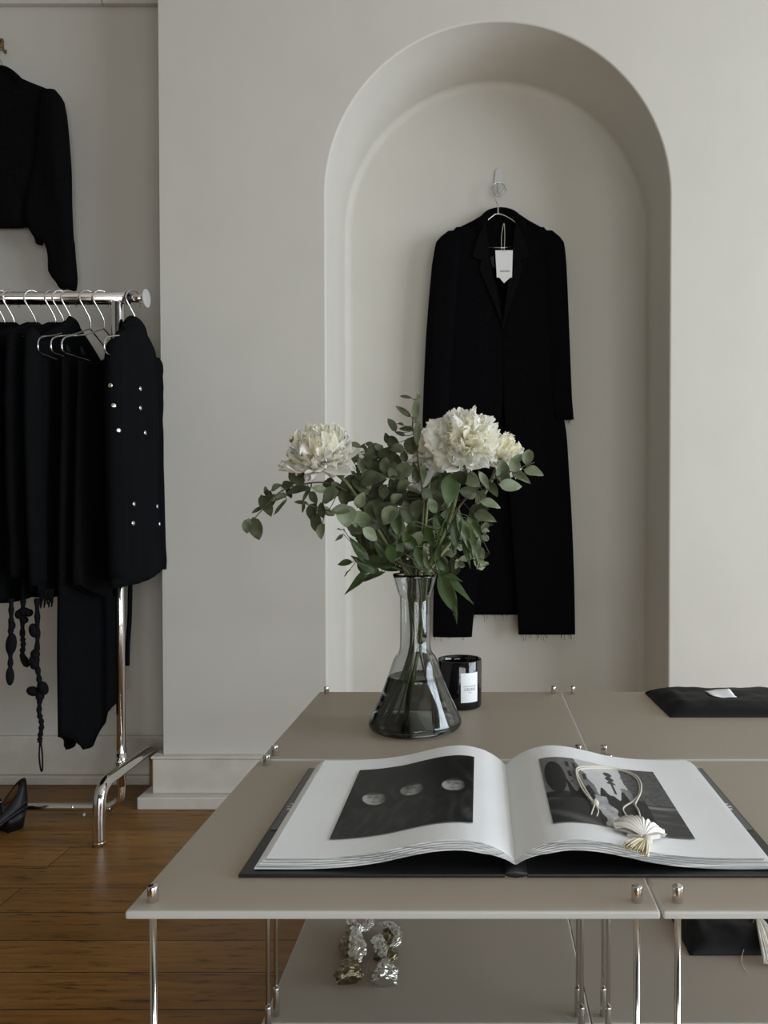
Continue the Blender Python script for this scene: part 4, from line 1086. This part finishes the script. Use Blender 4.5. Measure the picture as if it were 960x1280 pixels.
for k in range(26):
    p = U(rg.uniform(50, 66), 736, 2.185); l = rg.uniform(.02, .055)
    fg.tube([p, p + Vector((rg.uniform(-.008, .004), 0, -l))], [.0032, .0022], 6)
fg.build('fringe', M['black_knit'], g6)
def cord_part(pts, blobs, d, name='knitted_cord'):
    mb = MB(); p = spline([U(x, y, d) for x, y in pts], 7)
    rr = [.0062 * (1 + .25 * math.sin(i * 1.9)) for i in range(len(p))]
    mb.tube(p, rr, 10)
    for (x, y, rx_, rz_, tilt) in blobs:
        c = U(x, y, d); o0 = len(mb.v); mb.ball((0, 0, 0), 1, 14, 10, sc=(rx_ * d / F, .012, rz_ * d / F))
        R_ = Matrix.Rotation(math.radians(tilt), 3, 'Y')
        for i in range(o0, len(mb.v)): mb.v[i] = R_ @ mb.v[i] + c
    return mb.build(name, M['black_knit'], g4)
cord_part([(14, 748, 0), (14, 790, 0), (13, 830, 0), (12, 848, 0)] and [(14, 748), (14, 775), (13, 800), (13, 830), (12, 850)], [(14, 805, 6.5, 14, 6), (12.5, 845, 4.5, 12, 0), (15, 782, 3.5, 6, 0)], 2.17)
cord_part([(29, 748), (28, 790), (29, 805), (28, 820), (33, 832)], [(30, 765, 8, 6, 0), (24, 768, 5, 6, 0), (36, 766, 5, 5, 0), (30, 775, 5, 5, 0), (31, 826, 4, 9, -25)], 2.19)
hc = cord_part([(46, 748), (47, 790), (46, 825), (49, 850), (50, 868), (49, 890), (52, 905), (50, 922), (50, 928)], [(42, 788, 5.5, 9, -10), (44, 818, 5.5, 7, 0), (43, 830, 5.5, 7, 0), (41, 824, 4, 5, 0), (54, 860, 6, 9, -20), (41, 864, 8, 6, 18), (50, 870, 5, 7, 0)], 2.18)
MB().tube(spline([U(50, 926, 2.18), U(49, 945, 2.18), U(51, 962, 2.18), U(53, 962, 2.18), U(53, 945, 2.18), U(51, 926, 2.18)], 6), .0022, 8).build('cord_loop', M['black_knit'], g4)
# long dress and the short one hanging from the bars of bare hangers
g7, X7 = garment(115, 'slip_dress', 'longest black dress on the rail, with an uneven pointed hem near the floor', 'dress',
                 [(0, .16), (.15, .165), (.5, .185), (.75, .195), (1, .19)], [(0, .006), (.2, .012), (.6, .016), (1, .022)],
                 lambda y: interp([(-.2, .305), (-.16, .290), (-.135, .275), (-.10, .238), (-.05, .230), (-.02, .262), (.03, .284), (.045, .308), (.10, .315), (.155, .325), (.2, .34)], y), 43, 'black_cloth', top=HN - .098, drop=.02, amp=.014)
g8, X8 = garment(132, 'slip_dress', 'black draped garment on the bare hanger just left of the chrome post', 'dress',
                 [(0, .15), (.2, .16), (1, .19)], [(0, .006), (.2, .011), (.7, .015), (1, .018)],
                 lambda y: sinterp([(-.2, .72), (-.1, .685), (.0, .665), (.1, .70), (.2, .75)], y), 45, 'black_cloth', top=HN - .106, drop=.02, amp=.016)
for (g_, X_, z_) in ((g7, X7, HN - .10), (g8, X8, HN - .106)):
    for sd in (-.13, .13):
        MB().tube(spline([(X_, RD + sd, z_ + .004), (X_ - .004, RD + sd, z_ + .045 - .02), (X_ + .004, RD + sd * .95, z_ + .004)], 4), .0022, 6).build('strap', M['black_satin'], g_)
g9, X9 = garment(172, 'jacket', 'black jacket with pale snap buttons, right of the chrome post', 'jacket',
                 [(0, .135), (.1, .145), (.4, .15), (.8, .165), (1, .17)], [(0, .008), (.06, .016), (.25, .022), (.7, .026), (1, .028)],
                 lambda y: sinterp([(-.2, .705), (0, .715), (.2, .745)], y), 47, 'black_denim', sleeves=None, drop=.10, amp=.008)
for sd in (-1, 1):
    pp = spline([(X9, RD + sd * .120, GT - .075), (X9 + .004, RD + sd * .145, GT - .14), (X9 + .010, RD + sd * .155, 1.10), (X9 + .014, RD + sd * .150, .735)], 8)
    sv = MB().tube(pp, [.034 * (.7 + .3 * min(1, i / 4)) * (1 + .1 * nz(i * .5, sd, 3)) for i in range(len(pp))], 16)
    for v in sv.v: v.x = X9 + (v.x - X9) * .75
    sv.build('sleeve', M['black_denim'], g9)
bc = MB(); bc.tube(spline([(X9 - .004, RD - .07, GT - .03), (X9, RD - .04, GT + .004), (X9, RD, GT + .012), (X9, RD + .04, GT + .002), (X9 - .004, RD + .07, GT - .03)], 5), .016, 10, flat=.7); bc.build('collar', M['black_denim'], g9)
MB().tube(spline([U(163, 715, 2.47), U(162, 770, 2.47), U(160, 800, 2.47), U(159, 832, 2.47)], 5), .0075, 8, flat=.5).build('belt', M['black_cloth'], g9)
dg = bpy.context.evaluated_depsgraph_get(); dg.update()
def surface_hit(px, py, root):
    best = None; o_ = Vector((0, 0, HC)); dr = (U(px, py, 2.0) - o_).normalized()
    for c in root.children:
        if c.type != 'MESH': continue
        mw = c.matrix_world; inv = mw.inverted()
        ok, loc, nrm, _ = c.ray_cast(inv @ o_, inv.to_3x3() @ dr)
        if ok:
            w_ = mw @ loc
            if best is None or (w_ - o_).length < (best[0] - o_).length: best = (w_, (mw.to_3x3() @ nrm).normalized())
    return best
for (px, py) in ((142, 507), (148, 538), (175, 486), (175, 510), (181, 541), (167, 630), (166, 654), (196, 633), (199, 655), (138, 482)):
    h = surface_hit(px, py, g9)
    if not h: continue
    p, nn = h
    dr = (p - Vector((0, 0, HC))).normalized()
    if nn.dot(dr) > 0: nn = -nn
    mb = MB(); a = nn.orthogonal().normalized(); b = nn.cross(a)
    prof_ = [(.0068, 0), (.0068, .0016), (.0055, .003), (.003, .0036), (.0001, .0037)]
    mb.loft([[p + nn * z + (a * math.cos(2 * PI * q / 16) + b * math.sin(2 * PI * q / 16)) * r for q in range(16)] for r, z in prof_])
    mb.build('snap_button', M['snap'], g9)['label'] = 'pale metal snap button'

# ================================================================ SHOE
sc_ = U(34, 1004, 2.33); heel = Vector((sc_.x - .006, 2.33, 0)); ax_ = Vector((-.55, -.83, 0)).normalized(); sd_ = Vector((-ax_.y, ax_.x, 0))
shoe = thing('mary_jane_shoe', 'black mary jane shoe with tan lining on the floor by the rack', 'shoe', (heel.x, heel.y, 0))
SL = .25
wt = [(0, .012), (.03, .024), (.12, .031), (.35, .029), (.6, .038), (.78, .041), (.92, .030), (1, .010)]
ht = [(0, .072), (.05, .070), (.14, .052), (.22, .034), (.4, .024), (.58, .028), (.68, .044), (.85, .038), (1, .022)]
def lift(t):
    q = min(1, max(0, t / .62)); return .052 * (1 - q * q * (3 - 2 * q))
def sp_out(t, th, infl=0.0, hs=1.0):
    c = heel + ax_ * (SL * t); w_ = sinterp(wt, t) + infl; h_ = sinterp(ht, t) * hs
    return c + sd_ * (w_ * math.cos(th)) + Vector((0, 0, .012 + lift(t) + max(0, h_ * math.sin(th))))
up = MB(); NT = 40
rings = []
for i in range(NT + 1):   # side walls: from sole line up to the open edge
    t = i / NT; ring = []
    op = 1 if .05 < t < .66 else 0
    top_a = (PI / 2 - .02) if not op else interp([(.05, 1.45), (.12, .95), (.4, .85), (.58, .95), (.66, 1.5)], t)
    for j in range(9): ring.append(sp_out(t, top_a * j / 8 if j else 0))
    rings.append(ring)
up.loft(rings, cap=False, close=False)
rings = [[sp_out(i / NT, PI - (lambda a_: a_)((PI / 2 - .02) if not (.05 < i / NT < .66) else interp([(.05, 1.45), (.12, .95), (.4, .85), (.58, .95), (.66, 1.5)], i / NT)) * j / 8) for j in range(9)] for i in range(NT + 1)]
up.loft(rings, cap=False, close=False)
solid(up.build('upper', M['black_leather'], shoe), .003)
li = MB(); rings = []
for i in range(2, int(NT * .7)):
    t = i / NT; rings.append([sp_out(t, PI * j / 20, -.003, (.92 if j in (0, 20) else .90)) if (j < 7 or j > 13) else sp_out(t, 0, -.003) * 0 + (heel + ax_ * SL * t + Vector((0, 0, .016))) for j in range(21)])
ins = MB(); ins.grid(lambda u, v: heel + ax_ * SL * (.03 + .75 * v) + sd_ * ((u - .5) * 2 * (sinterp(wt, .03 + .75 * v) - .003)) + Vector((0, 0, .018 + lift(.03 + .75 * v))), 8, 24)
ins.build('insole', M['shoe_lining'], shoe)
hl = MB(); rr_ = []
for i in range(13):
    t = .012 + .30 * i / 12
    top_a = interp([(0, 1.5), (.05, 1.40), (.12, .93), (.4, .83)], t)
    rr_.append([sp_out(t, top_a * j / 8, -.003) for j in range(9)])
hl.loft(rr_, cap=False, close=False)
rr_ = [[sp_out(.012 + .30 * i / 12, PI - interp([(0, 1.5), (.05, 1.40), (.12, .93), (.4, .83)], .012 + .30 * i / 12) * j / 8, -.003) for j in range(9)] for i in range(13)]
hl.loft(rr_, cap=False, close=False); hl.build('heel_lining', M['tan_leather'], shoe)
so = MB(); so.loft([[heel + ax_ * SL * (.0 + 1.0 * t) + sd_ * (s_ * (sinterp(wt, t) + .003)) + Vector((0, 0, z + lift(t))) for (s_, z) in ((-1, .002), (1, .002), (1, .014), (-1, .014))] for t in [i / 30 for i in range(31)]])
so.build('sole', M['black_leather'], shoe)
hb = MB(); hb.loft([[heel + ax_ * SL * t + sd_ * (s_ * (sinterp(wt, t) + .002)) + Vector((0, 0, z)) + ax_ * (.012 if z < .01 and i < 6 else 0) * (1 - i / 6) for (s_, z) in ((-.85, 0), (.85, 0), (1, .010 + lift(t)), (-1, .010 + lift(t)))] for i, t in [(i, i / 40) for i in range(11)]]); hb.build('heel', M['black_leather'], shoe)
stp = MB(); sp_ = spline([sp_out(.30, .75, .002), sp_out(.30, 1.1, .002) + Vector((0, 0, .022)), heel + ax_ * SL * .30 + Vector((0, 0, .066 + lift(.3))), sp_out(.30, PI - 1.1, .002) + Vector((0, 0, .022)), sp_out(.30, PI - .75, .002)], 6)
stp.tube(sp_, .0065, 8, flat=.25); so_ = stp.build('strap', M['black_leather'], shoe)
bk = MB(); q = sp_[int(len(sp_) * .30)] + Vector((0, 0, .003)); bk.tube([q + ax_ * .008 + sd_ * .006, q + ax_ * .008 - sd_ * .006, q - ax_ * .008 - sd_ * .006, q - ax_ * .008 + sd_ * .006], .0015, 6, closed=True); bk.build('buckle', M['snap'], so_)
bd = U(105, 1023, .92 / .385)
tag(MB().ball((bd.x, bd.y, .0052), .005, 12, 8).build('bead', M['clear_plastic']), 'tiny white bead on the floor beneath the rack bar', 'bead')

# ================================================================ LIGHT
wd = bpy.data.worlds.new('World'); SC.world = wd; wd.use_nodes = True
bg = wd.node_tree.nodes['Background']; bg.inputs[0].default_value = (.80, .88, 1, 1); bg.inputs[1].default_value = .4
def area(name, loc, rot, sx, sy, power, col):
    l = bpy.data.lights.new(name, 'AREA'); l.shape = 'RECTANGLE'; l.size = sx; l.size_y = sy; l.energy = power; l.color = col
    o = bpy.data.objects.new(name, l); COL.objects.link(o); o.location = loc; o.rotation_euler = rot; return o
area('daylight_right_window', (XR + .12, (WR[0] + WR[1]) / 2, (WR[2] + WR[3]) / 2), (0, math.radians(90), 0), WR[3] - WR[2], WR[1] - WR[0], 244, (.875, .97, 1.085))
area('fill_near_window', ((WN[0] + WN[1]) / 2, YN - .12, (WN[2] + WN[3]) / 2), (math.radians(90), 0, 0), WN[1] - WN[0], WN[3] - WN[2], 84, (.94, .98, 1.0))  # added fill lamp behind the camera, lifts the front-facing and low surfaces

# ================================================================ CAMERA
cam = bpy.data.cameras.new('camera'); co = bpy.data.objects.new('camera', cam); COL.objects.link(co)
co.location = (0, 0, HC); co.rotation_euler = (math.radians(90) - PITCH, 0, 0)
cam.sensor_fit = 'AUTO'; cam.sensor_width = 36; cam.lens = F * 36 / 1280
cam.shift_x = (480 - PPX) / 1280; cam.shift_y = (PPY - 640) / 1280
cam.clip_start = .02
SC.camera = co
vs = SC.view_settings; vs.view_transform = 'Standard'; vs.look = 'None'; vs.gamma = 1; vs.use_curve_mapping = False; vs.exposure = -0.2
SC.cycles.max_bounces = 14; SC.cycles.transmission_bounces = 14; SC.cycles.transparent_max_bounces = 12; SC.cycles.diffuse_bounces = 6
